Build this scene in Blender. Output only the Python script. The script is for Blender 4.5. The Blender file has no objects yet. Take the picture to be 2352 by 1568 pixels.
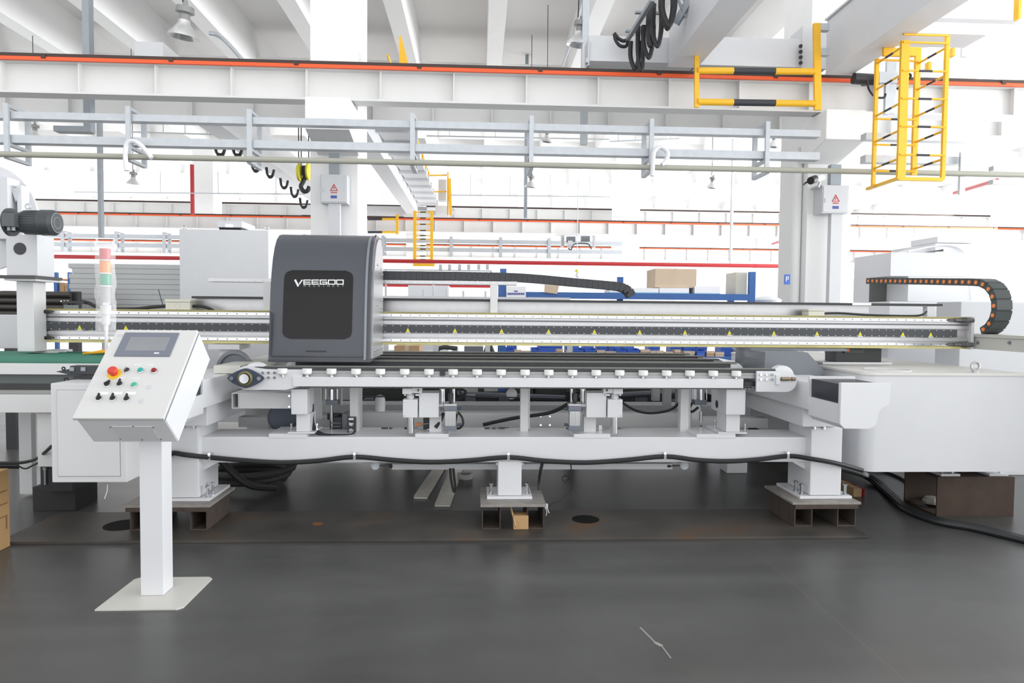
import bpy, bmesh, random
from math import *
from mathutils import Vector, Matrix
random.seed(7)
V = Vector
SC = bpy.context.scene
COL = SC.collection

# ---------------- camera ----------------
F_PX = 1568.0; CXP, CYP = 1176.0, 784.0; EYE = 1.5
YAW = atan(78/1568); PITCH = atan(63/1568); ROLL = 0.0095
FW = V((sin(YAW)*cos(PITCH), cos(YAW)*cos(PITCH), -sin(PITCH)))
_r0 = V((cos(YAW), -sin(YAW), 0)); _u0 = _r0.cross(FW)
RT = _r0*cos(ROLL) + _u0*sin(ROLL); UP = RT.cross(FW)
CAM = V((0, 0, EYE))
cd = bpy.data.cameras.new('camera'); cd.lens = 24.0; cd.sensor_width = 36.0; cd.clip_start = 0.05; cd.clip_end = 500
co = bpy.data.objects.new('camera', cd); COL.objects.link(co)
co.matrix_world = Matrix(((RT.x, UP.x, -FW.x, 0), (RT.y, UP.y, -FW.y, 0), (RT.z, UP.z, -FW.z, EYE), (0, 0, 0, 1)))
SC.camera = co

# ---------------- sky and light ----------------
SC.view_settings.view_transform = 'Standard'; SC.view_settings.look = 'None'
SC.view_settings.gamma = 1.0; SC.view_settings.use_curve_mapping = False
SC.view_settings.exposure = 0.68
w = bpy.data.worlds.new('overcast_sky'); SC.world = w; w.use_nodes = True
wn = w.node_tree.nodes; wl = w.node_tree.links; wn.clear()
_o = wn.new('ShaderNodeOutputWorld'); _b = wn.new('ShaderNodeBackground'); _t = wn.new('ShaderNodeTexCoord')
_s = wn.new('ShaderNodeSeparateXYZ'); _m = wn.new('ShaderNodeMath'); _m.operation = 'MULTIPLY_ADD'
_m.inputs[1].default_value = 0.28; _m.inputs[2].default_value = 1.05      # brighter towards the window side (+X)
_y = wn.new('ShaderNodeMath'); _y.operation = 'MULTIPLY_ADD'; _y.inputs[1].default_value = -0.06
wl.new(_t.outputs['Generated'], _s.inputs[0]); wl.new(_s.outputs['X'], _m.inputs[0])
wl.new(_s.outputs['Y'], _y.inputs[0]); wl.new(_m.outputs[0], _y.inputs[2])
_z = wn.new('ShaderNodeMapRange'); _z.inputs[1].default_value = 0.0; _z.inputs[2].default_value = 1.0; _z.inputs[3].default_value = 1.18; _z.inputs[4].default_value = 0.48
_mz = wn.new('ShaderNodeMath'); _mz.operation = 'MULTIPLY'
wl.new(_s.outputs['Z'], _z.inputs[0])                                       # a dull zenith over a bright horizon
_b.inputs['Color'].default_value = (0.98, 0.99, 1.0, 1)
wl.new(_y.outputs[0], _mz.inputs[0]); wl.new(_z.outputs[0], _mz.inputs[1]); wl.new(_mz.outputs[0], _b.inputs['Strength']); wl.new(_b.outputs[0], _o.inputs['Surface'])

def area(name, loc, target, sx, sy, power, col=(1, 1, 1)):
    l = bpy.data.lights.new(name, 'AREA'); l.shape = 'RECTANGLE'; l.size = sx; l.size_y = sy; l.energy = power; l.color = col
    o = bpy.data.objects.new(name, l); COL.objects.link(o); o.location = loc
    o.rotation_euler = (V(target)-V(loc)).to_track_quat('-Z', 'Y').to_euler(); return o
area('daylight_side_windows', (22, 14, 4.0), (0, 14, 6.5), 34, 7, 5000, (0.98, 0.99, 1.0))

# ---------------- pixel helpers: a point of the photo at a real depth ----------------
def ray(px, py): return FW + RT*((px-CXP)/F_PX) - UP*((py-CYP)/F_PX)
def P(px, py, Y): d = ray(px, py); return CAM + d*(Y/d.y)
def G(px, py, z=0.0): d = ray(px, py); return CAM + d*((z-EYE)/d.z)
def PX(px, py, X): d = ray(px, py); return CAM + d*(X/d.x)
def T(*a): return [P(*q) for q in a]

# ---------------- materials ----------------
MATS = {}
def mat(name, col, rough=0.5, metal=0.0, var=0.06, scale=6.0, bump=0.0, coat=0.0, alpha=1.0, trans=0.0, spec=0.5):
    if name in MATS: return MATS[name]
    m = bpy.data.materials.new(name); m.use_nodes = True
    n = m.node_tree.nodes; l = m.node_tree.links; b = n['Principled BSDF']
    b.inputs['Roughness'].default_value = rough; b.inputs['Metallic'].default_value = metal
    b.inputs['Coat Weight'].default_value = coat; b.inputs['Alpha'].default_value = alpha
    b.inputs['Transmission Weight'].default_value = trans; b.inputs['Specular IOR Level'].default_value = spec
    c = tuple(col)+(1,)
    if var > 0:
        tc = n.new('ShaderNodeTexCoord'); nz = n.new('ShaderNodeTexNoise'); nz.inputs['Scale'].default_value = scale; nz.inputs['Detail'].default_value = 4
        mx = n.new('ShaderNodeMix'); mx.data_type = 'RGBA'
        mx.inputs[6].default_value = tuple(x*(1-var) for x in col)+(1,); mx.inputs[7].default_value = tuple(min(1, x*(1+var)) for x in col)+(1,)
        l.new(tc.outputs['Object'], nz.inputs['Vector']); l.new(nz.outputs['Fac'], mx.inputs[0]); l.new(mx.outputs[2], b.inputs['Base Color'])
        if bump > 0:
            bp = n.new('ShaderNodeBump'); bp.inputs['Strength'].default_value = bump; bp.inputs['Distance'].default_value = 0.01
            l.new(nz.outputs['Fac'], bp.inputs['Height']); l.new(bp.outputs[0], b.inputs['Normal'])
    else: b.inputs['Base Color'].default_value = c
    MATS[name] = m; return m
WH = mat('white_machine_enamel', (.72, .73, .75), .32, var=.02)
WH2 = mat('light_grey_enamel', (.66, .665, .67), .38, var=.03)
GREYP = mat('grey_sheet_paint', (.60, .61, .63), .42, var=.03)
DKG = mat('slate_grey_enamel', (.15, .165, .185), .33, var=.05, coat=.2)
SLATE = mat('slate_cover_paint', (.055, .061, .076), .36, var=.08, scale=3, coat=.25)
BLKG = mat('smoked_black_window', (.012, .012, .013), .05, var=0, spec=.25)
BLK = mat('black_rubber', (.018, .018, .02), .55, var=.2)
BLKP = mat('black_plastic', (.03, .031, .034), .45, var=.15)
ALU = mat('brushed_aluminium', (.50, .50, .51), .34, .75, var=.08, scale=20)
STEEL = mat('polished_steel', (.62, .63, .65), .18, 1.0, var=.04)
GALV = mat('galvanised_steel', (.50, .53, .56), .45, .35, var=.12, scale=9)
GALVD = mat('dull_galvanised_steel', (.30, .33, .36), .5, .3, var=.1)
CONC = mat('white_painted_concrete', (.86, .86, .855), .8, var=.03, scale=2)
CEILM = mat('white_ceiling_paint', (.80, .79, .775), .9, var=.03, scale=1)
BEAMP = mat('grey_beam_paint', (.68, .68, .67), .55, var=.04, scale=3)
CRANE = mat('pale_crane_paint', (.66, .67, .69), .45, var=.03)
ORG = mat('orange_conductor_plastic', (.78, .10, .02), .45, var=.05)
RAILB = mat('dark_brown_rail', (.05, .03, .025), .6, var=.2)
YEL = mat('yellow_safety_paint', (.85, .47, .02), .45, var=.06)
YELB = mat('black_safety_paint', (.035, .037, .045), .5, var=.1)
RED = mat('red_pipe_paint', (.45, .025, .03), .45, var=.08)
OLIVE = mat('olive_conduit_plastic', (.38, .38, .32), .55, var=.05)
RUST = mat('rusty_brown_steel', (.070, .052, .042), .75, .1, var=.45, scale=14, bump=.3)
RUSTG = mat('weathered_grey_steel', (.32, .30, .28), .65, .3, var=.3, scale=18)
NYL = mat('white_nylon', (.83, .83, .82), .5, var=.02)
YTAPE = mat('yellowed_edge_film', (.55, .50, .22), .5, var=.3, scale=5)
BELT = mat('dark_toothed_belt', (.05, .052, .055), .6, var=.25, scale=40)
BELTG = mat('dusty_belt_fabric', (.20, .205, .19), .7, var=.25, scale=30)
CREAM = mat('cream_box_plastic', (.62, .61, .53), .5, var=.03)
GREEN = mat('green_roller_rubber', (.045, .19, .13), .5, var=.15)
BLUE = mat('blue_rack_paint', (.035, .12, .36), .45, var=.08)
BLUEB = mat('blue_bin_plastic', (.05, .14, .55), .45, var=.1)
CART = mat('brown_cardboard', (.46, .30, .17), .85, var=.1, scale=5)
CARTL = mat('pale_cardboard', (.58, .46, .34), .85, var=.1, scale=5)
PAPER = mat('white_paper', (.84, .84, .85), .8, var=.02)
BLUET = mat('pale_blue_edge', (.35, .6, .68), .6, var=.03)
NAVY = mat('navy_cast_iron', (.045, .06, .095), .4, var=.1)
PINKR = mat('red_signal_lens', (.55, .06, .08), .3, var=.1)
AMB = mat('amber_signal_lens', (.80, .28, .05), .3, var=.1)
GRNL = mat('green_signal_lens', (.03, .33, .20), .3, var=.1)
TEAL = mat('teal_button_plastic', (.02, .36, .33), .35, var=.05)
REDB = mat('red_button_plastic', (.62, .05, .03), .35, var=.05)
REDD = mat('dark_red_lens', (.25, .01, .02), .25, var=.05)
SCRB = mat('blue_grey_bezel', (.17, .185, .23), .4, var=.04)
SCRD = mat('grey_blank_display', (.25, .26, .275), .25, var=.08, scale=12)
DOTW = mat('white_mark', (.8, .8, .8), .5, var=0)
SYEL = mat('yellow_sticker', (.72, .66, .05), .5, var=.05)
ORD = mat('orange_pin_plastic', (.85, .25, .06), .5, var=.05)
CHN = mat('dark_green_grey_chain', (.05, .06, .06), .5, var=.15)
WARNR = mat('red_warning_ink', (.55, .03, .04), .6, var=0)
WARNB = mat('blue_plate_ink', (.07, .10, .35), .5, var=0)
WOOD = mat('raw_wood', (.45, .30, .16), .8, var=.2, scale=8)
CABY = mat('yellow_cable_jacket', (.75, .38, .01), .45, var=.1)
FILM = mat('clear_plastic_film', (.92, .92, .93), .22, var=0, alpha=.26)
FABW = mat('white_plastic_sheet', (.82, .85, .88), .45, var=.05, bump=.4)

# ---------------- mesh builder ----------------
class MB:
    def __init__(s): s.bm = bmesh.new(); s.mi = 0; s.bv = False
    def _f(s, vs):
        try: f = s.bm.faces.new(vs); f.material_index = s.mi; f.smooth = True; return f
        except ValueError: return None
    def m(s, i): s.mi = i; return s
    def hexa(s, c, bev=0.0):
        v = [s.bm.verts.new(p) for p in c]
        fs = [s._f([v[i] for i in q]) for q in ((0, 3, 2, 1), (4, 5, 6, 7), (0, 1, 5, 4), (1, 2, 6, 5), (2, 3, 7, 6), (3, 0, 4, 7))]
        if bev > 0:
            s.bv = True
            es = set(e for f in fs if f for e in f.edges)
            r = bmesh.ops.bevel(s.bm, geom=list(es), offset=bev, segments=2, affect='EDGES', profile=.6)
            for f in r['faces']: f.material_index = s.mi; f.smooth = True
        return s
    def box(s, x0, x1, y0, y1, z0, z1, bev=0.0):
        if x0 > x1: x0, x1 = x1, x0
        if y0 > y1: y0, y1 = y1, y0
        if z0 > z1: z0, z1 = z1, z0
        e = random.uniform(.0001, .0006); x0 += e; x1 -= e; y0 += e; y1 -= e; z0 += e; z1 -= e
        return s.hexa([(x0, y0, z0), (x1, y0, z0), (x1, y1, z0), (x0, y1, z0), (x0, y0, z1), (x1, y0, z1), (x1, y1, z1), (x0, y1, z1)], bev)
    def near(s): return s
    def pb(s, a, b, c, d, Y, dy, bev=0.0, z0=None, z1=None, x0=None, x1=None):
        """box whose front face covers photo rectangle a,b,c,d when it stands at depth Y"""
        my = (b+d)/2; mx = (a+c)/2
        X0 = P(a, my, Y).x if x0 is None else x0; X1 = P(c, my, Y).x if x1 is None else x1
        Z1 = P(mx, b, Y).z if z1 is None else z1; Z0 = P(mx, d, Y).z if z0 is None else z0
        return s.box(X0, X1, Y, Y+dy, Z0, Z1, bev)
    def lathe(s, c, ax, prof, n=20):
        c = V(c); ax = V(ax).normalized(); u = ax.orthogonal().normalized(); w_ = ax.cross(u)
        rings = []
        for r, h in prof:
            if r <= 1e-6: rings.append([s.bm.verts.new(c+ax*h)])
            else: rings.append([s.bm.verts.new(c+ax*h+(u*cos(2*pi*k/n)+w_*sin(2*pi*k/n))*r) for k in range(n)])
        for A, B in zip(rings[:-1], rings[1:]):
            for k in range(n):
                k2 = (k+1) % n
                if len(A) == 1 and len(B) == 1: continue
                if len(A) == 1: s._f([A[0], B[k2], B[k]])
                elif len(B) == 1: s._f([A[k], A[k2], B[0]])
                else: s._f([A[k], A[k2], B[k2], B[k]])
        return s
    def cyl(s, a, b, r, n=16, r2=None):
        a = V(a); b = V(b); L = (b-a).length; r2 = r if r2 is None else r2
        return s.lathe(a, b-a, [(0, 0), (r, 0), (r2, L), (0, L)], n)
    def ring(s, c, ax, R, r, n=24, k=8):
        c = V(c); ax = V(ax).normalized(); u = ax.orthogonal().normalized(); w_ = ax.cross(u)
        pts = [c+(u*cos(2*pi*i/n)+w_*sin(2*pi*i/n))*R for i in range(n)]
        return s.tube(pts, r, k, closed=True)
    def tube(s, pts, r, n=8, closed=False, smooth=0):
        pts = [V(p) for p in pts]
        if smooth:
            q = []
            N = len(pts)
            for i in range(N-1):
                p0 = pts[max(i-1, 0)]; p1 = pts[i]; p2 = pts[i+1]; p3 = pts[min(i+2, N-1)]
                for j in range(smooth):
                    t = j/smooth
                    q.append(.5*((2*p1)+(p2-p0)*t+(2*p0-5*p1+4*p2-p3)*t*t+(3*p1-p0-3*p2+p3)*t**3))
            q.append(pts[-1]); pts = q
        N = len(pts); rings = []; up = None
        for i in range(N):
            if closed: d = pts[(i+1) % N]-pts[i-1]
            else: d = pts[min(i+1, N-1)]-pts[max(i-1, 0)]
            d.normalize()
            if up is None: up = d.orthogonal().normalized()
            else:
                up = up-d*up.dot(d)
                if up.length < 1e-6: up = d.orthogonal()
                up.normalize()
            w_ = d.cross(up)
            rings.append([s.bm.verts.new(pts[i]+(up*cos(2*pi*k/n)+w_*sin(2*pi*k/n))*r) for k in range(n)])
        M_ = N if closed else N-1
        for i in range(M_):
            A = rings[i]; B = rings[(i+1) % N]
            for k in range(n): s._f([A[k], A[(k+1) % n], B[(k+1) % n], B[k]])
        if not closed: s._f(rings[0][::-1]); s._f(rings[-1])
        return s
    def prism(s, poly, vec, bev=0.0):
        vec = V(vec); A = [s.bm.verts.new(p) for p in poly]; B = [s.bm.verts.new(V(p)+vec) for p in poly]; n = len(A)
        fs = [s._f(A), s._f(B[::-1])]
        for k in range(n): fs.append(s._f([A[(k+1) % n], A[k], B[k], B[(k+1) % n]]))
        if bev > 0:
            s.bv = True
            es = set(e for f in fs if f for e in f.edges)
            r = bmesh.ops.bevel(s.bm, geom=list(es), offset=bev, segments=2, affect='EDGES')
            for f in r['faces']: f.material_index = s.mi; f.smooth = True
        return s
    def bar(s, a, b, w_, h, upv=(0, 0, 1), bev=0.0):
        a = V(a); b = V(b); d = (b-a).normalized(); u = V(upv); sd = d.cross(u).normalized(); u = sd.cross(d).normalized()
        sd = sd*w_/2; u = u*h/2
        return s.hexa([a-sd-u, a+sd-u, b+sd-u, b-sd-u, a-sd+u, a+sd+u, b+sd+u, b-sd+u], bev)
    def quadbox(s, q, nrm, t):
        """a plate: four corners q, thickness t along nrm"""
        n_ = V(nrm)*t; q = [V(p) for p in q]
        return s.hexa(q+[p+n_ for p in q])

def arc(cx, cz, r, a0, a1, n):
    return [(cx+r*cos(radians(a0+(a1-a0)*k/n)), cz+r*sin(radians(a0+(a1-a0)*k/n))) for k in range(n+1)]
def rootloc(o):
    while o.parent: o = o.parent
    return V(o.location)
def tag(o, label=None, cat=None, group=None, kind=None):
    if label: o['label'] = label
    if cat: o['category'] = cat
    if group: o['group'] = group
    if kind: o['kind'] = kind
    return o
def thing(name, label, cat, loc, group=None, kind=None):
    o = bpy.data.objects.new(name, None); COL.objects.link(o); o.location = V(loc); o.empty_display_size = .1
    return tag(o, label, cat, group, kind)
def add(name, mb, mats, parent=None, label=None, cat=None, group=None, kind=None, sharp=32):
    bm = mb.bm
    bmesh.ops.recalc_face_normals(bm, faces=bm.faces)
    if parent is not None: off = rootloc(parent)
    else:
        xs = [v.co.x for v in bm.verts]; ys = [v.co.y for v in bm.verts]; zs = [v.co.z for v in bm.verts]
        off = V(((min(xs)+max(xs))/2, (min(ys)+max(ys))/2, min(zs)))
    bmesh.ops.translate(bm, verts=bm.verts, vec=-off)
    me = bpy.data.meshes.new(name); bm.to_mesh(me); bm.free()
    for x in (mats if isinstance(mats, (list, tuple)) else [mats]): me.materials.append(x)
    me.set_sharp_from_angle(angle=radians(sharp))
    o = bpy.data.objects.new(name, me); COL.objects.link(o)
    if mb.bv: wm_ = o.modifiers.new('weighted_normals', 'WEIGHTED_NORMAL'); wm_.keep_sharp = True
    if parent is not None: o.parent = parent
    else: o.location = off
    return tag(o, label, cat, group, kind)
def dup(o, delta=(0, 0, 0), label=None, group=None, parent=None):
    c = o.copy(); COL.objects.link(c)
    if parent is not None: c.parent = parent
    else: c.location = V(o.location)+V(delta)
    if label: c['label'] = label
    if group: c['group'] = group
    for ch in list(o.children): dup(ch, parent=c)
    return c
def place(o, loc): o.location = V(loc); return o
# ================= THE SETTING =================
def floor_mat():
    m = bpy.data.materials.new('polished_dark_concrete'); m.use_nodes = True
    n = m.node_tree.nodes; l = m.node_tree.links; b = n['Principled BSDF']
    tc = n.new('ShaderNodeTexCoord')
    def noise(sc, det=5, dist=0.0, vec=None):
        z = n.new('ShaderNodeTexNoise'); z.inputs['Scale'].default_value = sc; z.inputs['Detail'].default_value = det; z.inputs['Distortion'].default_value = dist
        l.new(vec if vec else tc.outputs['Object'], z.inputs['Vector']); return z
    mp = n.new('ShaderNodeMapping'); mp.inputs['Scale'].default_value = (.35, 1.3, 1); l.new(tc.outputs['Object'], mp.inputs[0])
    a = noise(1.1, 6, .6, mp.outputs[0]); c = noise(9, 4); d = noise(140, 2)
    r1 = n.new('ShaderNodeValToRGB'); r1.color_ramp.elements[0].position = .32; r1.color_ramp.elements[1].position = .72
    r1.color_ramp.elements[0].color = (.052, .052, .051, 1); r1.color_ramp.elements[1].color = (.100, .100, .099, 1)
    l.new(a.outputs['Fac'], r1.inputs[0])
    mx = n.new('ShaderNodeMix'); mx.data_type = 'RGBA'; mx.blend_type = 'MULTIPLY'; mx.inputs[0].default_value = .5
    r2 = n.new('ShaderNodeValToRGB'); r2.color_ramp.elements[0].color = (.7, .7, .7, 1); r2.color_ramp.elements[1].color = (1.15, 1.14, 1.12, 1)
    l.new(c.outputs['Fac'], r2.inputs[0]); l.new(r1.outputs[0], mx.inputs[6]); l.new(r2.outputs[0], mx.inputs[7])
    # saw-cut joints every 6 m
    sp = n.new('ShaderNodeSeparateXYZ'); l.new(tc.outputs['Object'], sp.inputs[0])
    def joint(out, off):
        ad = n.new('ShaderNodeMath'); ad.operation = 'ADD'; ad.inputs[1].default_value = off; l.new(out, ad.inputs[0])
        mo = n.new('ShaderNodeMath'); mo.operation = 'PINGPONG'; mo.inputs[1].default_value = 3.0; l.new(ad.outputs[0], mo.inputs[0])
        lt = n.new('ShaderNodeMath'); lt.operation = 'LESS_THAN'; lt.inputs[1].default_value = .003; l.new(mo.outputs[0], lt.inputs[0]); return lt
    j = joint(sp.outputs['X'], -1.78-2.0)
    j2 = joint(sp.outputs['Y'], -7.4+11)
    mxm = n.new('ShaderNodeMath'); mxm.operation = 'MAXIMUM'; l.new(j.outputs[0], mxm.inputs[0]); l.new(j2.outputs[0], mxm.inputs[1])
    m2 = n.new('ShaderNodeMix'); m2.data_type = 'RGBA'; m2.inputs[7].default_value = (.12, .115, .10, 1)
    sc_ = n.new('ShaderNodeMath'); sc_.operation = 'MULTIPLY'; sc_.inputs[1].default_value = .6; l.new(mxm.outputs[0], sc_.inputs[0])
    l.new(sc_.outputs[0], m2.inputs[0]); l.new(mx.outputs[2], m2.inputs[6]); l.new(m2.outputs[2], b.inputs['Base Color'])
    rr = n.new('ShaderNodeMapRange'); rr.inputs[3].default_value = .20; rr.inputs[4].default_value = .45; l.new(a.outputs['Fac'], rr.inputs[0]); l.new(rr.outputs[0], b.inputs['Roughness'])
    bp = n.new('ShaderNodeBump'); bp.inputs['Strength'].default_value = .08; bp.inputs['Distance'].default_value = .002
    l.new(d.outputs['Fac'], bp.inputs['Height']); l.new(bp.outputs[0], b.inputs['Normal'])
    b.inputs['Specular IOR Level'].default_value = .5
    return m
add('floor', MB().box(-16, 12, -2, 24, -.2, 0), floor_mat(), kind='structure')
CZ = 9.75; BZ = 8.55       # slab underside and beam underside
add('ceiling', MB().box(-34, 34, 10.6, 64, CZ, CZ+.2), CEILM, kind='structure')
# deep concrete beams running away from us
nt = 1
bx = [.4+2.40*k for k in range(-13, 13)]
for x in bx:
    add('trim_%d' % nt, MB().box(x-.21, x+.21, 10.6, 63, BZ, CZ), CONC, kind='structure'); nt += 1
for y in (21.0, 30.0, 38.5, 47.5, 56):
    add('trim_%d' % nt, MB().box(-34, 34, y-.22, y+.22, BZ-.25, BZ+.45), CONC, kind='structure'); nt += 1
# far wall with window bands, right wall with window bands
fw_ = MB()
fw_.box(-34, 34, 63, 63.3, 0, 1.2); fw_.box(-34, 34, 63, 63.3, 9.2, CZ)
for k in range(18): fw_.box(-34+4*k-.25, -34+4*k+.25, 62.9, 63.3, 1.2, 9.2)
add('wall_far', fw_, CONC, kind='structure')
GLS = mat('window_glass', (1, 1, 1), .05, var=0, alpha=.06)
FRM = mat('white_window_frame', (.8, .8, .8), .5, var=0)
for k in range(17):
    x0 = -34+4*k+.25; x1 = x0+3.5
    f = MB()
    for z in (1.2, 3.8, 6.4, 9.1): f.box(x0, x1, 63.05, 63.15, z, z+.1)
    for x in (x0, (x0+x1)/2-.04, x1-.08): f.box(x, x+.08, 63.05, 63.15, 1.2, 9.2)
    o = add('window_%d' % (k+1), f, FRM, kind='structure')
    add('window_pane', MB().box(x0, x1, 63.09, 63.11, 1.25, 9.15), GLS, o)
rw = MB(); rw.box(26, 26.3, 16, 63, 0, .9); rw.box(26, 26.3, 16, 63, 9.3, CZ)
for k in range(9): rw.box(25.9, 26.3, 16+5.8*k, 16.4+5.8*k, .9, 9.3)
add('wall_right', rw, CONC, kind='structure')

# ================= COLUMNS =================
def column(px0, px1, Y, d, label, cor=None, corY=None):
    x0 = P(px0, 500, Y).x; x1 = P(px1, 500, Y).x
    t = thing('concrete_column', label, 'column', ((x0+x1)/2, Y+d/2, 0))
    add('shaft', MB().box(x0, x1, Y, Y+d, 0, BZ+(.1 if Y < 20 else 0), .015), CONC, t)
    if cor:
        a, b, c, e = cor
        X0 = P(a, (b+c)/2, corY).x; X1 = P(e, (b+c)/2, corY).x
        zt = P((a+e)/2, b, corY).z; zb = P((a+e)/2, c, corY).z
        m = MB().hexa([(X0, corY, zb), (X1, corY, zb), (X1, Y, zb-.22), (X0, Y, zb-.22), (X0, corY, zt), (X1, corY, zt), (X1, Y, zt), (X0, Y, zt)], .02)
        add('corbel', m, CONC, t)
    return t
c1 = column(713, 822, 12.2, 1.0, 'white concrete column with corbel, directly behind the dark machine cover', (700, 222, 297, 803), 11.3)
c2 = column(1853, 1955, 12.2, 1.15, 'white concrete column with corbel, right of the tan cable pipe hooks and behind the yellow cage ladder', (1898, 251, 320, 1990), 11.3)
# pipes and fittings on the columns
add('drain_pipe', MB().cyl((5.853, 12.42, 4.6), (5.853, 12.42, .0), .085, 20), CONC, label='white round drain pipe running down the right concrete column', cat='pipe')
def ebox(Y, a, b, c, d, label):
    p = P((a+c)/2, d, Y)
    t = thing('electrical_box', label, 'electrical box', (p.x, Y+.15, p.z))
    add('housing', MB().pb(a, b, c, d, Y, .29, .008), GREYP, t)
    add('door', MB().pb(a+3, b+3, c-3, d-3, Y-.012, .012, .004), GREYP, t)
    add('door_lock', MB().pb(a+7, b+30, a+10, b+40, Y-.02, .01), GALV, t)
    mx = (a+c)/2+1; k = (d-b)/68.0
    tri = MB(); o1 = T((mx, b+22*k, Y-.016), (mx-9.5*k, b+39.5*k, Y-.016), (mx+9.5*k, b+39.5*k, Y-.016))
    i1 = T((mx, b+25.6*k, Y-.016), (mx-6.6*k, b+37.9*k, Y-.016), (mx+6.6*k, b+37.9*k, Y-.016))
    for q in range(3):
        r = (q+1) % 3; tri.prism([o1[q], o1[r], i1[r], i1[q]], (0, .004, 0))
    tri.prism(T((mx+.5, b+28*k, Y-.016), (mx-2.2*k, b+33*k, Y-.016), (mx-.6*k, b+33*k, Y-.016)), (0, .004, 0))
    tri.prism(T((mx+2.4*k, b+31*k, Y-.016), (mx+.6*k, b+31.5*k, Y-.016), (mx-1.4*k, b+37*k, Y-.016)), (0, .004, 0))
    for q in range(4): tri.pb(mx-7*k+q*3.7*k, b+42*k, mx-4.2*k+q*3.7*k, b+44.6*k, Y-.016, .004)
    add('warning_sticker', tri, WARNR, t, label='red lightning triangle sticker')
    add('name_plate', MB().pb(mx-8*k, b+50*k, mx+7*k, b+57*k, Y-.016, .004, .001), WARNB, t)
    tr = MB(); tr.pb(mx-13*k, d, mx+14*k, 640, Y+.05, .12, z0=.3)
    add('cable_duct', tr, GREYP, t, label='pale grey cable duct below the box')
    tr = MB(); tr.pb(mx-12*k, b-50*k, mx+13*k, b, Y+.05, .12)
    add('cable_duct', tr, GALVD, t, label='grey cable duct above the box')
    return t
ebox(11.9, 735, 400, 797, 466, 'grey electrical box with red triangle sticker on the column behind the dark cover')
ebox(11.9, 1888, 425, 1950, 490, 'grey electrical box with red triangle sticker on the right column')
t = thing('security_camera', 'white bullet security camera on the right column beside the electrical box', 'camera', P(1870, 412, 11.8))
add('camera_body', MB().cyl(P(1888, 408, 11.9), P(1862, 414, 11.6), .06, 16), WH, t)
add('lens_hood', MB().cyl(P(1872, 411, 11.62), P(1862, 415, 11.5), .065, 16), BLK, t)
add('bracket', MB().tube(T((1865, 434, 12.15), (1880, 428, 11.9), (1884, 414, 11.9)), .025), GALV, t)
add('cable', MB().tube(T((1862, 414, 11.5), (1850, 420, 11.6), (1846, 424, 12.1)), .015), BLK, t)

# ================= CRANE RUNWAYS =================
def runway(Y, x0, x1, ztop, h, fl, stiff, s0, label, rail=True, y0cut=None):
    t = thing('crane_runway_beam', label, 'crane beam', ((x0+x1)/2, Y, ztop-h))
    m = MB(); m.box(x0, x1, Y-.012, Y+.012, ztop-h, ztop); m.box(x0, x1, Y-fl/2, Y+fl/2, ztop-h, ztop-h+.035); m.box(x0, x1, Y-fl/2, Y+fl/2, ztop-.03, ztop)
    k = s0
    while k < x1:
        if k > x0: m.box(k-.012, k+.012, Y-fl/2+.03, Y+fl/2-.03, ztop-h+.03, ztop-.03)
        k += stiff
    add('girder', m, BEAMP, t)
    m = MB(); m.box(x0, x1, Y-.06, Y+.06, ztop, ztop+.09)
    m.box(x0, x1, Y-fl/2-.05, Y-fl/2, ztop+.035, ztop+.085) if rail else None
    add('track_rail', m, RAILB, t, label='dark brown track rail')
    if rail:
        m = MB(); m.box(x0, x1, Y-fl/2-.06, Y-fl/2-.01, ztop-.03, ztop+.032, .01)
        add('conductor_rail', m, ORG, t, label='orange conductor rail')
        k = x0
        while k < x1:
            add('rail_clip', MB().box(k-.035, k+.035, Y-fl/2-.075, Y-fl/2, ztop-.0, ztop+.06), RAILB, t); k += 2.0
    return t
zt1 = P(1176, 166, 11.55).z
zb1 = P(1176, 240, 11.55).z
runway(11.7, -11, 17, zt1, zt1-zb1, .30, 1.215, P(190, 180, 11.7).x-1.215*3, 'long grey crane beam with bright orange conductor rail, nearest of the overhead beams')
zb2 = P(1176, 291, 13.6).z
runway(13.75, -12, 18, zb2+.62, .62, .3, 1.16, P(160, 250, 13.7).x-1.16*2, 'grey crane beam seen in shade just below and behind the nearest crane beam', rail=False)
zt3 = P(500, 496, 28.3).z; zb3 = P(500, 525, 28.3).z
runway(28.5, -22, 26, zt3, zt3-zb3, .3, 1.2, -21, 'distant grey crane beam with orange rail crossing behind the big grey cabinet')
zt4 = P(500, 467, 31).z
runway(31.2, -24, 24, zt4, .62, .3, 1.25, -23.6, 'distant grey crane beam with dark top rail, highest of the far beams', rail=False)
zt5 = P(450, 556, 41).z
runway(41, -30, 30, zt5, .7, .3, 1.3, -29, 'farthest crane beam with orange rail, low across the back of the hall')

# ================= FAR COLUMNS =================
column(443, 490, 29.5, 1.0, 'white column behind the upper left of the big grey cabinet')
column(1415, 1470, 29.5, 1.0, 'white column far behind the right end of the black cable chain')
column(933, 975, 29.5, 1.0, 'white column behind the distant yellow ladder')
column(-60, 5, 26, 1.0, 'white column at the left edge behind the grey motor stand')
column(640, 668, 47, 1.0, 'farthest white column, hidden mostly by the dark machine cover')
column(1195, 1225, 47, 1.0, 'farthest white column near the middle of the back wall')
column(1600, 1640, 47, 1.0, 'farthest white column in the glare at right')

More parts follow.
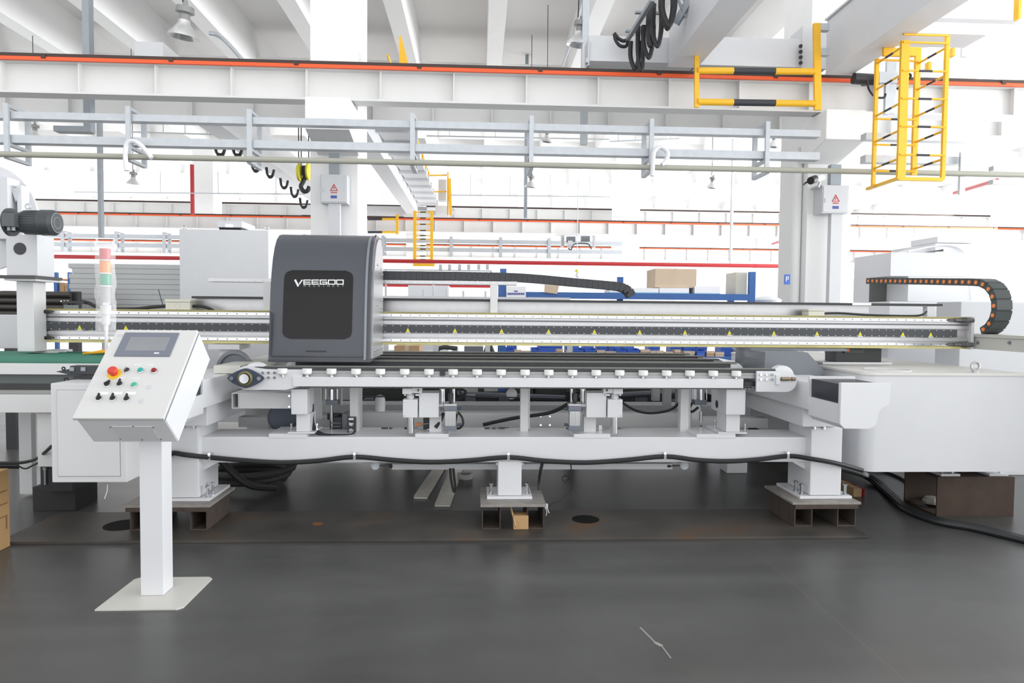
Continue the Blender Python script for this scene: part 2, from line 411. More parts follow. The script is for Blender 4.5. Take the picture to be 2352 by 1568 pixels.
# ================= CABLE TRAYS =================
TY = 10.6
def tray(Y, xs, rows, x0, x1, label, hw=.12):
    """ladder frame: two square rails on rectangular hangers"""
    t = thing('cable_tray_frame', label, 'cable tray', ((x0+x1)/2, Y, rows[-1][1]))
    for (za, zb) in rows[:2]:
        add('rail', MB().box(x0, x1, Y, Y+.16, zb, za, .004), GALV, t)
    zt = rows[0][0]+.10; zb = rows[2][1]
    for x in xs:
        m = MB(); w_ = .045*hw/.12
        m.box(x-w_, x+w_, Y-.06, Y-.015, zb, zt); m.box(x-w_, x+w_, Y+.42, Y+.47, zb, zt)
        for z in (zt-.05, rows[1][1]-.05, zb): m.box(x-w_, x+w_, Y-.06, Y+.47, z, z+.045)
        add('hanger', m, GALV, t)
    return t
def zr(py, px=1176, Y=TY): return P(px, py, Y).z
rows = [(zr(282), zr(298)), (zr(334), zr(352)), (zr(379), zr(389))]
hx = [P(a, 330, TY).x for a in (20, 298, 575, 948, 1220, 1495, 1760)]
tray(TY, hx, rows, P(-60, 300, TY).x, P(1885, 300, TY).x, 'galvanised cable tray frame of two long rails on hangers below the nearest crane beam', hw=.09)
add('conduit_pipe', MB().cyl((P(-60, 370, TY).x, TY-.1, zr(381)), (15.0, TY-.1, zr(381)), .042, 14), OLIVE, label='olive plastic conduit pipe running the full width under the cable tray', cat='pipe')
for a in (163, 815, 1373):
    pass
t = thing('cable_tray_frame', 'galvanised cable tray frame right of the yellow cage ladder', 'cable tray', (10, TY, zr(386)))
for za, zb in rows[:2]: add('rail', MB().box(P(1990, 300, TY).x, 11, TY, TY+.16, zb-.02, za-.02), GALV, t)
m = MB(); xx = P(2330, 400, TY-1.2).x; m.box(xx, xx+.09, TY-.1, TY-.05, zr(430), zr(330)); m.box(xx, xx+.6, TY-.8, TY-.7, zr(425), zr(415)); m.box(xx, xx+.6, TY-.8, TY-.7, zr(395), zr(385))
add('hanger', m, GALV, t)
# white hoops of cable on the hangers
def hoop(pts, label):
    add('cable_hoop', MB().tube(T(*pts), .035, 8, smooth=6), WH, label=label, cat='cable')
hoop([(291, 392, 10.4), (288, 360, 10.4), (291, 332, 10.4), (306, 324, 10.4), (325, 335, 10.4), (349, 363, 10.4)], 'white cable hoop over the tray hanger at the upper left')
hoop([(1498, 404, 10.4), (1500, 370, 10.4), (1503, 347, 10.4), (1518, 338, 10.4), (1533, 350, 10.4), (1530, 368, 10.4), (1520, 378, 10.4)], 'white cable hoop on the tray hanger at the upper right')
# far trays
R2 = 27.0
rows2 = [(P(1176, 551, R2).z, P(1176, 560, R2).z), (P(1176, 571, R2).z, P(1176, 580, R2).z), (P(1176, 588, R2).z, P(1176, 592, R2).z)]
tray(R2, [P(a, 560, R2).x for a in (145, 268, 378, 480, 590, 700, 880, 1036, 1150, 1262)], rows2, P(60, 560, R2).x, P(1430, 560, R2).x, 'distant cable tray frame behind the black cable chain', hw=.16)
add('red_fire_pipe', MB().cyl((P(20, 598, 24).x, 24, P(1176, 603, 24).z), (P(1800, 608, 24).x, 24, P(1176, 603, 24).z), .07, 10), RED, label='long red fire pipe crossing the back of the hall', cat='pipe')
add('red_fire_pipe', MB().cyl((P(870, 655, 26).x, 26, P(1000, 656, 26).z), (P(1130, 655, 26).x, 26, P(1000, 656, 26).z), .06, 8), RED, label='short low red pipe seen below the black cable chain', cat='pipe')
add('red_fire_pipe', MB().cyl(P(441, 378, 27), (P(441, 340, 27).x, 27, P(441, 492, 27).z), .075, 10), RED, label='vertical red pipe left of the white column behind the grey cabinet', cat='pipe')
add('red_fire_pipe', MB().cyl(P(2192, 443, 20), P(2290, 414, 16), .05, 8), RED, label='slanting red pipe in the glare at the upper right', cat='pipe')
add('red_fire_pipe', MB().cyl(P(1774, 560, 30), P(1800, 552, 26), .05, 8), RED, label='short slanting red pipe left of the right column', cat='pipe')
# hanging square posts
def hpost(a, c, b, d, Y, label, m_=GALVD, foot=False):
    mb = MB().pb(a, b, c, d, Y, .16, z1=CZ); 
    if foot: mb.box(P(a, d, Y).x-.5, P(c, d, Y).x, Y, Y+.2, P(a, d, Y).z, P(a, d, Y).z+.1)
    add('hanging_post', mb, m_, label=label, cat='post')
hpost(187, 203, -330, 302, 13.0, 'dark grey square post hanging from the ceiling at upper left', GALVD, True)
hpost(1339, 1354, -330, 330, 13.0, 'grey square post hanging from the ceiling behind the white lamp', GALV)
hpost(223, 231, 200, 545, 22, 'thin grey post hanging behind the stack light')
hpost(1205, 1212, 210, 500, 22, 'thin grey post hanging in the middle of the hall')
hpost(1682, 1686, 240, 610, 27, 'thin pale post hanging near the right column', GALV)
# thin sprinkler pipes
for i, (a, b, c, d, Y, s) in enumerate([(300, 303, 500, 309, 20, 'upper left'), (170, 441, 700, 446, 26, 'lower left'), (980, 312, 1400, 320, 20, 'middle'), (1035, 448, 1400, 452, 26, 'lower middle'), (1400, 325, 1560, 318, 20, 'right of the middle')]):
    t = thing('sprinkler_pipe', 'thin white sprinkler pipe under the ceiling, %s' % s, 'pipe', P((a+c)/2, b, Y))
    m = MB().tube(T((a, b, Y), (c, d, Y)), .02, 6)
    add('pipe', m, GALV, t)
    for k in range(4):
        px = a+(c-a)*(k+.5)/4; p = P(px, b+(d-b)*(k+.5)/4, Y)
        add('hanger_rod', MB().tube([p, p+V((0, 0, .8))], .012, 6), GALV, t)

# ================= LAMPS =================
def lamp(px, py, Y, k, label, ztop=BZ, cordmat=BLK):
    p = P(px, py, Y)     # centre of the rim
    t = thing('pendant_lamp', label, 'lamp', p)
    add('cord', MB().tube([p+V((0, 0, .55*k)), p+V((.01, 0, .9*k)), V((p.x, p.y, BZ if abs(((p.x-.4+1.2) % 2.4)-1.2) < .21 else CZ))], .012*k, 6), cordmat, t)
    ax = (.12, -.1, 1)
    add('ballast_housing', MB().lathe(p, ax, [(0, .56*k), (.03*k, .56*k), (.04*k, .48*k), (.13*k, .46*k), (.14*k, .37*k), (.08*k, .35*k), (.08*k, .24*k), (0, .24*k)], 16), mat('lamp_housing_grey', (.28, .28, .28), .5, .3), t)
    add('lamp_shade', MB().lathe(p, ax, [(.085*k, .26*k), (.10*k, .20*k), (.15*k, .13*k), (.21*k, .06*k), (.235*k, 0), (.225*k, 0), (.14*k, .115*k), (.09*k, .185*k), (0, .2*k)], 24), mat('spun_aluminium_shade', (.75, .75, .75), .28, .6), t)
    add('lamp_bulb', MB().lathe(p, ax, [(0, .03*k), (.05*k, .06*k), (.05*k, .14*k), (0, .2*k)], 12), WH, t)
lamp(421, 86, 12.6, 1.12, 'bell-shaped aluminium pendant lamp on a black cord at upper left')
lamp(1327, 104, 13.2, .95, 'white pendant lamp beside the grey hanging post near the top centre')
lamp(305, 423, 20.5, .75, 'small pendant lamp below the cable tray at left')
lamp(1218, 430, 20.5, .75, 'small pendant lamp below the cable tray at the centre')
lamp(79, 318, 18.5, .75, 'small pendant lamp above the cable tray at far left')
lamp(1255, 326, 18.5, .7, 'small pendant lamp above the tray right of centre')
lamp(1634, 432, 20.5, .7, 'small pale pendant lamp left of the right column')
lamp(1775, 338, 18.5, .7, 'small pale pendant lamp beside the right end of the tray')
# conduit arms on the ceiling beams
add('conduit_pipe', MB().tube(T((482, 76, 14), (500, 80, 14), (522, 98, 14.4), (556, 136, 15.5)), .045, 8, smooth=4), GALV, label='grey bent conduit arm on the ceiling right of the bell lamp', cat='pipe')
add('conduit_pipe', MB().tube(T((1339, -10, 13), (1318, 80, 14.5), (1292, 150, 16.5)), .03, 8), GALV, label='thin grey conduit slanting down beside the white lamp', cat='pipe')
add('conduit_pipe', MB().tube(T((2120, 165, 12.5), (2225, 133, 12.5)), .05, 8), WH, label='white tube bar behind the yellow cage ladder', cat='pipe')
# ================= OVERHEAD CRANES =================
t = thing('bridge_crane', 'grey bridge crane overhead at the upper right, with two box girders and a railed end', 'crane', (5, 11.6, zt1))
zb = P(1896, 169, 11.3).z; zt = P(1890, 48, 11.3).z
gx0 = P(1896, 169, 11.3).x; gx1 = P(1953, 170, 11.3).x
add('girder', MB().box(gx0, gx1, 1.0, 11.3, zb, zt, .01).box(gx0-.04, gx1+.04, 1.0, 11.3, zt, zt+.03).box(gx0-.01, gx1+.01, 1.0, 11.3, zb-.02, zb), CRANE, t)
lx0 = P(1535, 150, 11.3).x; lx1 = P(1600, 150, 11.3).x; lz = P(1560, 152, 11.3).z
add('girder', MB().box(lx0, lx1, 1.0, 11.3, lz, lz+.95, .01).box(lx0-.01, lx1+.01, 1.0, 11.3, lz-.02, lz), CRANE, t)
add('end_carriage', MB().pb(1352, 84, 1600, 143, 11.45, .5, .01), CRANE, t); add('end_carriage', MB().pb(1601, 86, 1842, 152, 11.5, .45, .01), CRANE, t); add('joint_block', MB().pb(1842, 60, 1900, 158, 11.48, .45, .01), CRANE, t)
add('carriage_bumper', MB().pb(1350, 92, 1354, 150, 11.4, .3).pb(1346, 133, 1352, 143, 11.35, .1), [GALV], t)
add('drive_motor', MB().cyl(P(1960, 180, 11.2), P(2018, 184, 11.2), .09, 16).cyl(P(1985, 178, 11.3), P(1985, 196, 11.3), .05, 10), BLKP, t)
m = MB()
for k in range(4): m.cyl(P(1839, 106+12.8*k, 11.45), P(1839, 106+12.8*k, 11.40), .032, 12)
add('bolt', m, BLKP, t)
# platform beams on the right
add('platform_beam', MB().pb(2160, 4, 2345, 44, 10.4, .15), CRANE, t); add('platform_beam', MB().pb(2100, 58, 2268, 78, 10.0, .5), CRANE, t); add('platform_strut', MB().pb(2210, 100, 2222, 130, 11.3, .05), CRANE, t)
add('inspection_light', MB().cyl(P(2095, 100, 10.6), P(2130, 95, 10.6), .09, 14), WH, t)
# yellow end railing
RY = 10.8
add('railing_post', MB().bar(P(1875.5, 54, RY), P(1878, 253, RY), .11, .05, (0, 1, 0)), YEL, t); add('railing_post', MB().bar(P(1600, 124, RY), P(1600, 247, RY), .07, .05, (0, 1, 0)), YEL, t)
for (a, b) in ((162, 164.5), (234, 238)):
    yl = lambda px: a+(b-a)*(px-1605)/265
    m = MB(); m.cyl(P(1602, yl(1602), RY), P(1684, yl(1684), RY), .052, 14); m.cyl(P(1780, yl(1780), RY), P(1872, yl(1872), RY), .052, 14); m.m(1); m.cyl(P(1684, yl(1684), RY), P(1780, yl(1780), RY), .0525, 14)
    add('railing_tube', m, [YEL, YELB], t, label='yellow railing tube with a black middle band')
for q_ in (53, 110): add('railing_bracket', MB().pb(1877, q_, 1906, q_+16, RY-.02, .1), GALV, t)
for q_ in ((2340, -20, 2346, 42, 10.2), (2188, 108, 2194, 128, 10.9), (2133, 141, 2140, 160, 10.9)): add('yellow_guard', MB().pb(*q_, .1), YEL, t)
m = MB().pb(2020, 165, 2062, 190, 11.0, .06).pb(2034, 190, 2044, 262, 11.0, .06).pb(2036, 140, 2058, 260, 11.15, .05)
add('collector_bracket', m, GALV, t)
m = MB().tube(T((1992, 186, 11.1), (1996, 205, 11.0), (2010, 222, 11.0), (2030, 224, 11.0), (2034, 215, 11)), .018, 6, smooth=5).tube(T((2085, 168, 10.8), (2092, 175, 10.8), (2078, 190, 10.9), (2060, 205, 11)), .02, 6, smooth=5)
add('cable', m, BLK, t)
# cage ladder
FY = 9.6; BY = 10.2
t = thing('cage_ladder', 'yellow cage ladder with black-banded rungs hanging from the crane at the upper right', 'ladder', P(2120, 412, FY))
fl = P(2070, 250, FY).x; fr = P(2173, 250, FY).x; bl_ = P(2013, 250, BY).x; br_ = P(2106, 250, BY).x
zbt = P(2120, 410, FY).z; ztp = P(2120, 80, FY).z
def post(x0, Y, z0, z1, w_=.06): add('upright', MB().box(x0-w_/2, x0+w_/2, Y, Y+.05, z0, z1), YEL, t)
post(fl+.04, FY, zbt, ztp-.08, .12); post(fr, FY, zbt, ztp, .055); post(bl_, BY, P(2013, 428, BY).z, P(2013, 134, BY).z, .05); post(br_, BY, P(2106, 402, BY).z, P(2106, 108, BY).z, .08)
def rung(a, b, band=True):
    a = V(a); b = V(b); m = MB(); m.cyl(a, a.lerp(b, .36), .016, 8); m.cyl(a.lerp(b, .66), b, .016, 8); m.m(1 if band else 0); m.cyl(a.lerp(b, .36), a.lerp(b, .66), .0165, 8)
    add('rung', m, [YEL, YELB], t)
for py in (163, 227, 291, 356): z = P(2120, py, FY).z; rung((fl, FY, z), (fr, FY, z))
for py in (80, 98): z = P(2120, py, FY).z; rung((fl, FY, z), (fr, FY, z), False)
for py in (106, 170, 235, 298, 363):
    z = P(2173, py+1, FY).z; rung((fr, FY, z), (br_, BY, z-.02)); z = P(2067, py, FY).z; rung((fl, FY, z), (bl_, BY, z-.02))
for py in (139, 274, 333, 393): z = P(2060, py, BY).z; rung((bl_, BY, z), (br_, BY, z), py > 150)
add('bottom_bar', MB().box(fl, fr, FY, FY+.05, zbt-.03, zbt+.02).bar((fl, FY, zbt), P(1992, 434, BY+.3), .05, .04), YEL, t)
add('mounting_plate', MB().pb(2030, 110, 2100, 128, BY-.1, .05).pb(2085, 108, 2106, 128, BY-.12, .05), YEL, t)
# festoon
t = thing('festoon_cable', 'black flat festoon cables looped under a sloping track at the top right of centre', 'cable', P(1480, 160, 10.5))
add('track', MB().bar(P(1441, 92, 11.2), P(1500, -2, 9.6), .06, .06), GALVD, t)
add('crossbar', MB().pb(1438, 68, 1500, 73, 11.2, .06).pb(1460, 25, 1520, 30, 10.5, .06), GALVD, t)
def loop(xa, xb, yt, yb, Y, r=.03):
    for k in range(2):
        add('cable_loop', MB().tube(T((xa+2*k, yt, Y), (xa-1+2*k, (yt+yb)/2, Y+.02), ((xa+xb)/2-4, yb-7-3*k, Y), ((xa+xb)/2+3, yb-5-3*k, Y), (xb-2-2*k, (yt+yb)/2, Y-.02), (xb-4*k, yt, Y)), r, 8, smooth=5), BLK, t)
loop(1448, 1470, 95, 162, 11.0); loop(1465, 1480, 60, 162, 10.9); loop(1478, 1502, 58, 135, 10.7); loop(1492, 1500, 10, 105, 10.4, .05)
loop(1498, 1522, 20, 108, 10.3); loop(1518, 1548, -20, 68, 10.0); loop(1522, 1552, -20, 62, 9.8)
add('cable_loop', MB().tube(T((1411, 78, 11.2), (1414, 92, 11.2), (1424, 105, 11.2), (1438, 106, 11.2), (1442, 92, 11.2), (1432, 94, 11.2), (1420, 88, 11.2), (1411, 76, 11.2)), .028, 8, smooth=5), BLK, t)
m = MB()
for k in range(4): m.bar(P(1556+8*k, -5-14*k, 10.3), P(1574+8*k, 40-14*k, 10.3), .04, .03)
m.bar(P(1552, 55, 10.4), P(1590, -10, 10.2), .05, .12)
add('grating', m, GALVD, t)
# second bay crane
t = thing('bridge_crane', 'second bridge crane in the bay behind, with yellow railings, seen above the dark cover', 'crane', (-4.5, 24, 5.3))
zc = 5.5; x0 = -2.93
add('girder', MB().box(x0, x0+.45, 14.0, 28.4, zc, zc+.85, .01), CRANE, t)
add('girder', MB().box(-6.75, -6.2, 13.9, 28.4, 5.95, 6.75, .01), CRANE, t)
m = MB().box(x0+.5, x0+1.25, 14, 28.2, zc+.38, zc+.44)
for k in range(12): m.box(x0+.45, x0+1.3, 14.2+1.2*k, 14.3+1.2*k, zc+.3, zc+.5)
add('walkway', m, CRANE, t)
add('end_carriage', MB().pb(926, 483, 1030, 497, 28.0, .5).pb(1000, 472, 1030, 492, 27.8, .4).pb(1030, 484, 1048, 490, 28, .2), CRANE, t); add('end_carriage', MB().box(-7.2, x0+.8, 28.2, 28.7, zt3+.1, zt3+.5), CRANE, t); add('end_carriage', MB().box(-7.2, x0+1.2, 13.5, 13.95, zb2+.72, zb2+.93), CRANE, t)
add('control_cabinet', MB().pb(1007, 412, 1025, 460, 27.5, .4), GREYP, t)
rx = P(984, 400, 27.0).x
for k in range(9):
    y = 15.5+1.45*k
    add('railing_post', MB().box(rx-.03, rx+.03, y, y+.06, zc+.4, zc+1.55), YEL, t)
add('railing_bar', MB().tube([(rx, 15, zc+1.52), (rx, 27.3, zc+1.52)], .028, 8), YEL, t); add('railing_bar', MB().tube([(rx, 15, zc+.95), (rx, 27.3, zc+.95)], .02, 8), YEL, t)
add('railing_bar', MB().tube(T((982, 403, 27.3), (1026, 402, 27.3)), .03, 6), YEL, t); add('railing_bar', MB().tube(T((982, 440, 27.3), (1026, 440, 27.3)), .03, 6), YEL, t)
add('yellow_guard', MB().pb(1027, 395, 1030, 494, 27.2, .1).bar(P(1032, 410, 27.2), P(1035, 494, 27.2), .12, .1, (0, 1, 0)), YEL, t)
add('bracket_plate', MB().prism(T((916, 82, 13.4), (921, 82, 13.4), (938, 146, 13.4), (917, 146, 13.4)), (0, .05, 0)), YEL, t)
t = thing('cage_ladder', 'distant yellow ladder hanging behind the dark machine cover', 'ladder', P(972, 610, 26))
for (a, c) in ((949, 956), (988, 995)): add('upright', MB().pb(a, 484, c, 608, 26, .08), YEL, t)
for k, py in enumerate((487, 501, 515, 529, 541, 549, 564, 572, 588, 596)):
    m = MB().cyl(P(955, py, 26.03), P(965, py, 26.03), .022, 6).cyl(P(978, py, 26.03), P(990, py, 26.03), .022, 6); m.m(1).cyl(P(965, py, 26.03), P(978, py, 26.03), .024, 6)
    add('rung', m, [YEL, YELB], t)
add('bottom_bar', MB().pb(949, 604, 998, 611, 25.9, .1), YEL, t)
t = thing('crane_railing', 'small yellow and black railing on the far crane beam right of the dark cover', 'railing', P(880, 536, 27.6))
m = MB().cyl(P(845, 503, 27.6), P(878, 503, 27.6), .05, 10).cyl(P(845, 533, 27.6), P(878, 533, 27.6), .05, 10); add('railing_tube', m, YELB, t, label='black railing tube ends')
m = MB().cyl(P(878, 503, 27.6), P(912, 503, 27.6), .05, 10).cyl(P(878, 533, 27.6), P(912, 533, 27.6), .05, 10); add('railing_tube', m, YEL, t)
add('railing_post', MB().pb(909, 492, 915, 538, 27.55, .1), YEL, t)
# hoist hook
t = thing('crane_hook', 'black lifting hook with yellow pulley block hanging left of the central column', 'hook', P(700, 440, 17.5))
for px in (686, 692, 709): add('wire_rope', MB().tube([P(px, 383, 17.5), (P(px, 383, 17.5).x, 17.5, 6.4)], .014, 6), BLK, t)
add('pulley_block', MB().lathe(P(684, 396, 17.45), (1, 0, 0), [(0, 0), (.19, 0), (.22, .02), (.22, .07), (.19, .09), (0, .09)], 20), SYEL, t); add('pulley_block', MB().lathe(P(705, 394, 17.45), (1, 0, 0), [(0, 0), (.19, 0), (.22, .02), (.22, .05), (.19, .07), (0, .07)], 20), SYEL, t); add('block_frame', MB().pb(693, 380, 705, 402, 17.45, .12), BLKP, t)
add('hook', MB().tube(T((700, 383, 17.5), (701, 405, 17.5), (696, 418, 17.5), (691, 428, 17.5), (697, 439, 17.5), (706, 438, 17.5), (711, 428, 17.5)), .055, 10, smooth=4).pb(695, 384, 706, 402, 17.45, .12), BLKP, t)
t = thing('festoon_cable', 'row of dark cable loops hanging under the far crane girder at left', 'cable', P(600, 470, 20))
for px, py, Y, s in ((505, 340, 17.5, 13), (545, 342, 18, 12), (587, 380, 20, 10), (620, 395, 21, 9), (652, 420, 22.5, 9), (676, 440, 23.5, 9), (697, 465, 24.5, 9)):
    add('cable_loop', MB().tube(T((px-s, py-s*1.2, Y), (px-s*.6, py+s*.8, Y), (px+s*.5, py+s, Y), (px+s, py-s*.6, Y)), .035, 6, smooth=4).tube(T((px-s+2, py-s*1.2, Y), (px-s*.4, py+s*1.2, Y), (px+s*.6, py+s*1.2, Y), (px+s+1, py-s*.6, Y)), .03, 6, smooth=4), BLK, t)

t = thing('crane_hook', 'tiny grey hook with yellow block in the glare above the black cable chain', 'hook', P(1325, 636, 24))
add('wire_rope', MB().tube([P(1325, 618, 24), (P(1325, 618, 24).x, 24, 6.2)], .012, 6), GALV, t)
add('pulley_block', MB().cyl(P(1324, 622, 23.9), P(1324, 622, 24.1), .055, 14), SYEL, t)
add('hook', MB().tube(T((1325, 625, 24), (1327, 628, 24), (1323, 632, 24), (1325, 636, 24), (1329, 635, 24)), .02, 8, smooth=3), GALVD, t)
t = thing('crane_hoist', 'far overhead hoist trolley with two dark motors, above the right half of the cable chain', 'hoist', P(1330, 570, 24.5))
add('trolley_frame', MB().pb(1280, 537, 1370, 541, 24.5, .5), WH, t); add('trolley_frame', MB().pb(1290, 541, 1296, 566, 24.5, .3), GREYP, t); add('trolley_frame', MB().pb(1364, 541, 1368, 568, 24.5, .3), GREYP, t)
for px, py in ((1312, 550), (1345, 549)): add('hoist_motor', MB().cyl(P(px-11, py, 24.4), P(px+9, py, 24.4), .11, 16), DKG, t)
add('rope_drum', MB().cyl(P(1304, 561, 24.3), P(1314, 561, 24.3), .14, 16), GREYP, t)
add('hoist_cable', MB().tube(T((1305, 570, 24.2), (1312, 573, 24.2), (1320, 560, 24.2), (1350, 560, 24.2), (1358, 572, 24.2)), .02, 6, smooth=4), BLK, t)
# ================= BACKGROUND EQUIPMENT =================
# blue parts rack behind the conveyor
RY = 9.6
t = thing('storage_rack', 'blue steel storage rack behind the conveyor with bins and cartons on it', 'rack', P(1440, 830, RY))
zsh = P(1400, 672, RY).z; zsh2 = P(1400, 818, RY).z; zl = .45
X0 = P(1148, 700, RY).x; X1 = P(1720, 700, RY).x
for a, Yb in ((X0, RY), (X1, RY), (X0, RY+.8), (X1, RY+.8), (P(1444, 700, RY).x, RY+.8)):
    add('upright', MB().box(a, a+.09, Yb, Yb+.06, 0, zsh+.22+(.1 if Yb == RY else .05)), BLUE, t)
for z in (zsh, zsh2, zl):
    add('shelf', MB().box(X0+.05, X1, RY+.02, RY+.85, z-.03, z).box(X0+.05, X1, RY, RY+.05, z-.09, z), BLUE, t)
# things on top shelf
def carton(a, b, c, d, Y, dy, label, m_=CART, z0=None, tape=True, name='cardboard_box', group=None):
    x0 = P(a, (b+d)/2, Y).x; x1 = P(c, (b+d)/2, Y).x; zt_ = P((a+c)/2, b, Y).z; zb_ = P((a+c)/2, d, Y).z if z0 is None else z0
    t = thing(name, label, 'box', ((x0+x1)/2, Y+dy/2, zb_), group)
    add('box_body', MB().box(x0, x1, Y, Y+dy, zb_, zt_, .004), m_, t)
    if tape: add('tape', MB().box((x0+x1)/2-.025, (x0+x1)/2+.025, Y-.002, Y+dy+.002, zt_-.06, zt_+.002), CARTL, t)
    return t
carton(1505, 617, 1600, 652, RY+.12, .5, 'large brown taped carton on top of the blue rack', CARTL, zsh+.085)
def flatbox(a, b, c, d, Y, dy, label, z0):
    x0 = P(a, (b+d)/2, Y).x; x1 = P(c, (b+d)/2, Y).x; zt_ = z0+(P(a, b, Y).z-P(a, d, Y).z)
    t = thing('flat_carton', label, 'box', ((x0+x1)/2, Y+dy/2, z0))
    add('box_body', MB().box(x0, x1, Y, Y+dy, z0, zt_, .004), PAPER, t)
    add('blue_edge', MB().box(x0-.002, x1+.002, Y-.002, Y+dy, z0, z0+.015), BLUET, t)
    return t
flatbox(1453, 648, 1513, 660, RY+.05, .5, 'white flat carton with blue edge at the left of the brown carton', zsh)
flatbox(1515, 652, 1583, 665, RY+.06, .6, 'white flat carton under the brown carton', zsh)
flatbox(1596, 632, 1655, 650, RY+.1, .5, 'white flat carton right of the brown carton', zsh)
flatbox(1400, 633, 1430, 642, RY+.2, .4, 'pale grey flat carton above the black cable chain', zsh)
carton(1690, 625, 1716, 664, RY+.1, .4, 'cream carton at the right end of the blue rack', CREAM, zsh, False)
t = thing('paper_sign', 'white paper notice hanging from the blue rack, with rows of dark print', 'sign', P(1185, 687, RY-.02))
add('sheet', MB().pb(1163, 657, 1208, 687, RY-.02, .004), PAPER, t)
m = MB(); m.pb(1181, 667, 1189, 670, RY-.024, .004)
for k in range(9): m.pb(1166+4.4*k, 672, 1169.4+4.4*k, 677, RY-.024, .004)
add('print', m, WARNB, t); add('red_line', MB().pb(1165, 683, 1206, 684.6, RY-.024, .004), RED, t)
t = thing('cardboard_tag', 'brown cardboard tag stuck on the blue shelf edge', 'tag', P(1266, 674, RY-.03))
add('tag_sheet', MB().prism(T((1251, 653, RY-.03), (1284, 656, RY-.03), (1280, 675, RY-.03), (1250, 671, RY-.03)), (0, .012, 0)), CARTL, t)
# bins and small cartons on the lower shelf
def bin_(px, w_, Y, col, label, tall=.11):
    x0 = P(px, 805, Y).x; x1 = P(px+w_, 805, Y).x; z = zsh2
    t = thing('parts_bin', label, 'bin', ((x0+x1)/2, Y+.12, z), 'blue parts bins on the rack shelf')
    m = MB(); m.box(x0, x1, Y, Y+.25, z, z+.01); m.box(x0, x0+.006, Y, Y+.25, z, z+tall); m.box(x1-.006, x1, Y, Y+.25, z, z+tall)
    m.box(x0, x1, Y, Y+.006, z, z+tall*.7); m.box(x0, x1, Y+.244, Y+.25, z, z+tall)
    add('bin_body', m, col, t); add('bin_lip', MB().box(x0, x1, Y-.012, Y, z+tall*.6, z+tall*.72), col, t)
    return t
names = ['leftmost', 'second', 'third', 'fourth', 'fifth', 'sixth', 'seventh', 'eighth', 'ninth', 'tenth', 'eleventh', 'twelfth', 'thirteenth', 'fourteenth', 'fifteenth', 'sixteenth', 'seventeenth', 'eighteenth', 'nineteenth', 'twentieth', 'twenty-first', 'twenty-second']
bp_ = [(1162, 18), (1221, 19), (1316, 24), (1343, 25), (1417, 22), (1441, 27), (1601, 18)]
for i, (px, w_) in enumerate(bp_): bin_(px, w_, RY+.03, BLUEB, 'blue plastic parts bin in the front row of the shelf, %s from the left' % names[i])
cp_ = [(1181, 16), (1198, 20), (1278, 15), (1300, 14), (1371, 18), (1391, 24), (1471, 22), (1494, 13), (1508, 16), (1527, 19), (1549, 14), (1572, 24), (1623, 18), (1643, 20)]
for i, (px, w_) in enumerate(cp_):
    x0 = P(px, 808, RY+.05).x; x1 = P(px+w_, 808, RY+.05).x; hh = (.075, .06, .09, .07)[i % 4]
    t = thing('small_carton', 'small open brown carton in the front row of the shelf, %s from the left' % names[i], 'box', ((x0+x1)/2, RY+.15, zsh2), 'small cartons on the rack shelf')
    m = MB(); m.box(x0, x1, RY+.05, RY+.24, zsh2, zsh2+.008); m.box(x0, x1, RY+.05, RY+.056, zsh2, zsh2+hh); m.box(x0, x1, RY+.234, RY+.24, zsh2, zsh2+hh); m.box(x0, x0+.006, RY+.05, RY+.24, zsh2, zsh2+hh); m.box(x1-.006, x1, RY+.05, RY+.24, zsh2, zsh2+hh)
    add('box_body', m, (CART, CARTL)[i % 2], t)
    add('box_flap', MB().bar((x0, RY+.045, zsh2+hh-.01), (x1, RY+.045, zsh2+hh-.01), .004, .04), CARTL, t)
for i, (px, w_) in enumerate([(1165, 22), (1236, 26), (1262, 30), (1300, 30), (1340, 24), (1372, 22), (1398, 26), (1430, 26), (1490, 26), (1540, 24), (1570, 26), (1600, 24), (1655, 26)]):
    bin_(px, w_, RY+.42, BLUEB, 'blue plastic parts bin in the back row of the shelf, %s from the left' % names[i], .17)
add('plastic_bundle', MB().lathe(P(1752, 800, 10.2), (0, 0, 1), [(0, 0), (.36, 0), (.4, .08), (.3, .16), (.1, .2), (0, .2)], 18), FABW, label='white plastic wrapped bundle right of the blue rack', cat='bundle')
add('plastic_bundle', MB().lathe(P(1760, 695, 9.9), (0, 0, 1), [(0, 0), (.2, 0), (.22, .04), (.15, .08), (0, .1)], 18), FABW, label='white crumpled plastic sheet on a support right of the rack', cat='bundle')
t = thing('work_bench', 'white bench carrying the plastic bundles right of the blue rack', 'bench', (P(1745, 800, 10).x, 10.2, 0))
zq = P(1752, 800, 10.2).z; a = P(1695, 700, 9.9).x; b = P(1830, 700, 9.9).x
add('bench_top', MB().box(a, b, 9.75, 10.7, zq-.05, zq), WH2, t)
for x in (a, b-.06):
    for y in (9.75, 10.64): add('leg', MB().box(x, x+.06, y, y+.06, 0, zq-.05), WH2, t)
zq2 = P(1760, 695, 9.9).z
add('upper_shelf', MB().box(a, b, 9.8, 10.1, zq2-.04, zq2), WH2, t); add('shelf_post', MB().box(b-.06, b, 9.8, 9.86, zq, zq2-.04).box(a, a+.06, 9.8, 9.86, zq, zq2-.04), WH2, t)
# letter P sign on right column
t = thing('column_sign', 'small blue sign with a white P on the right concrete column', 'sign', P(1808, 654, 12.0))
add('sign_plate', MB().pb(1802, 630, 1815, 653, 11.9, .02), mat('sign_blue', (.05, .15, .55), .5, var=0), t)
m = MB(); m.pb(1805, 635, 1807, 646, 11.89, .01).pb(1807, 635, 1811, 636.6, 11.89, .01).pb(1807, 640, 1811, 641.6, 11.89, .01).pb(1810, 635, 1811.6, 641.6, 11.89, .01)
add('letter', m, PAPER, t)
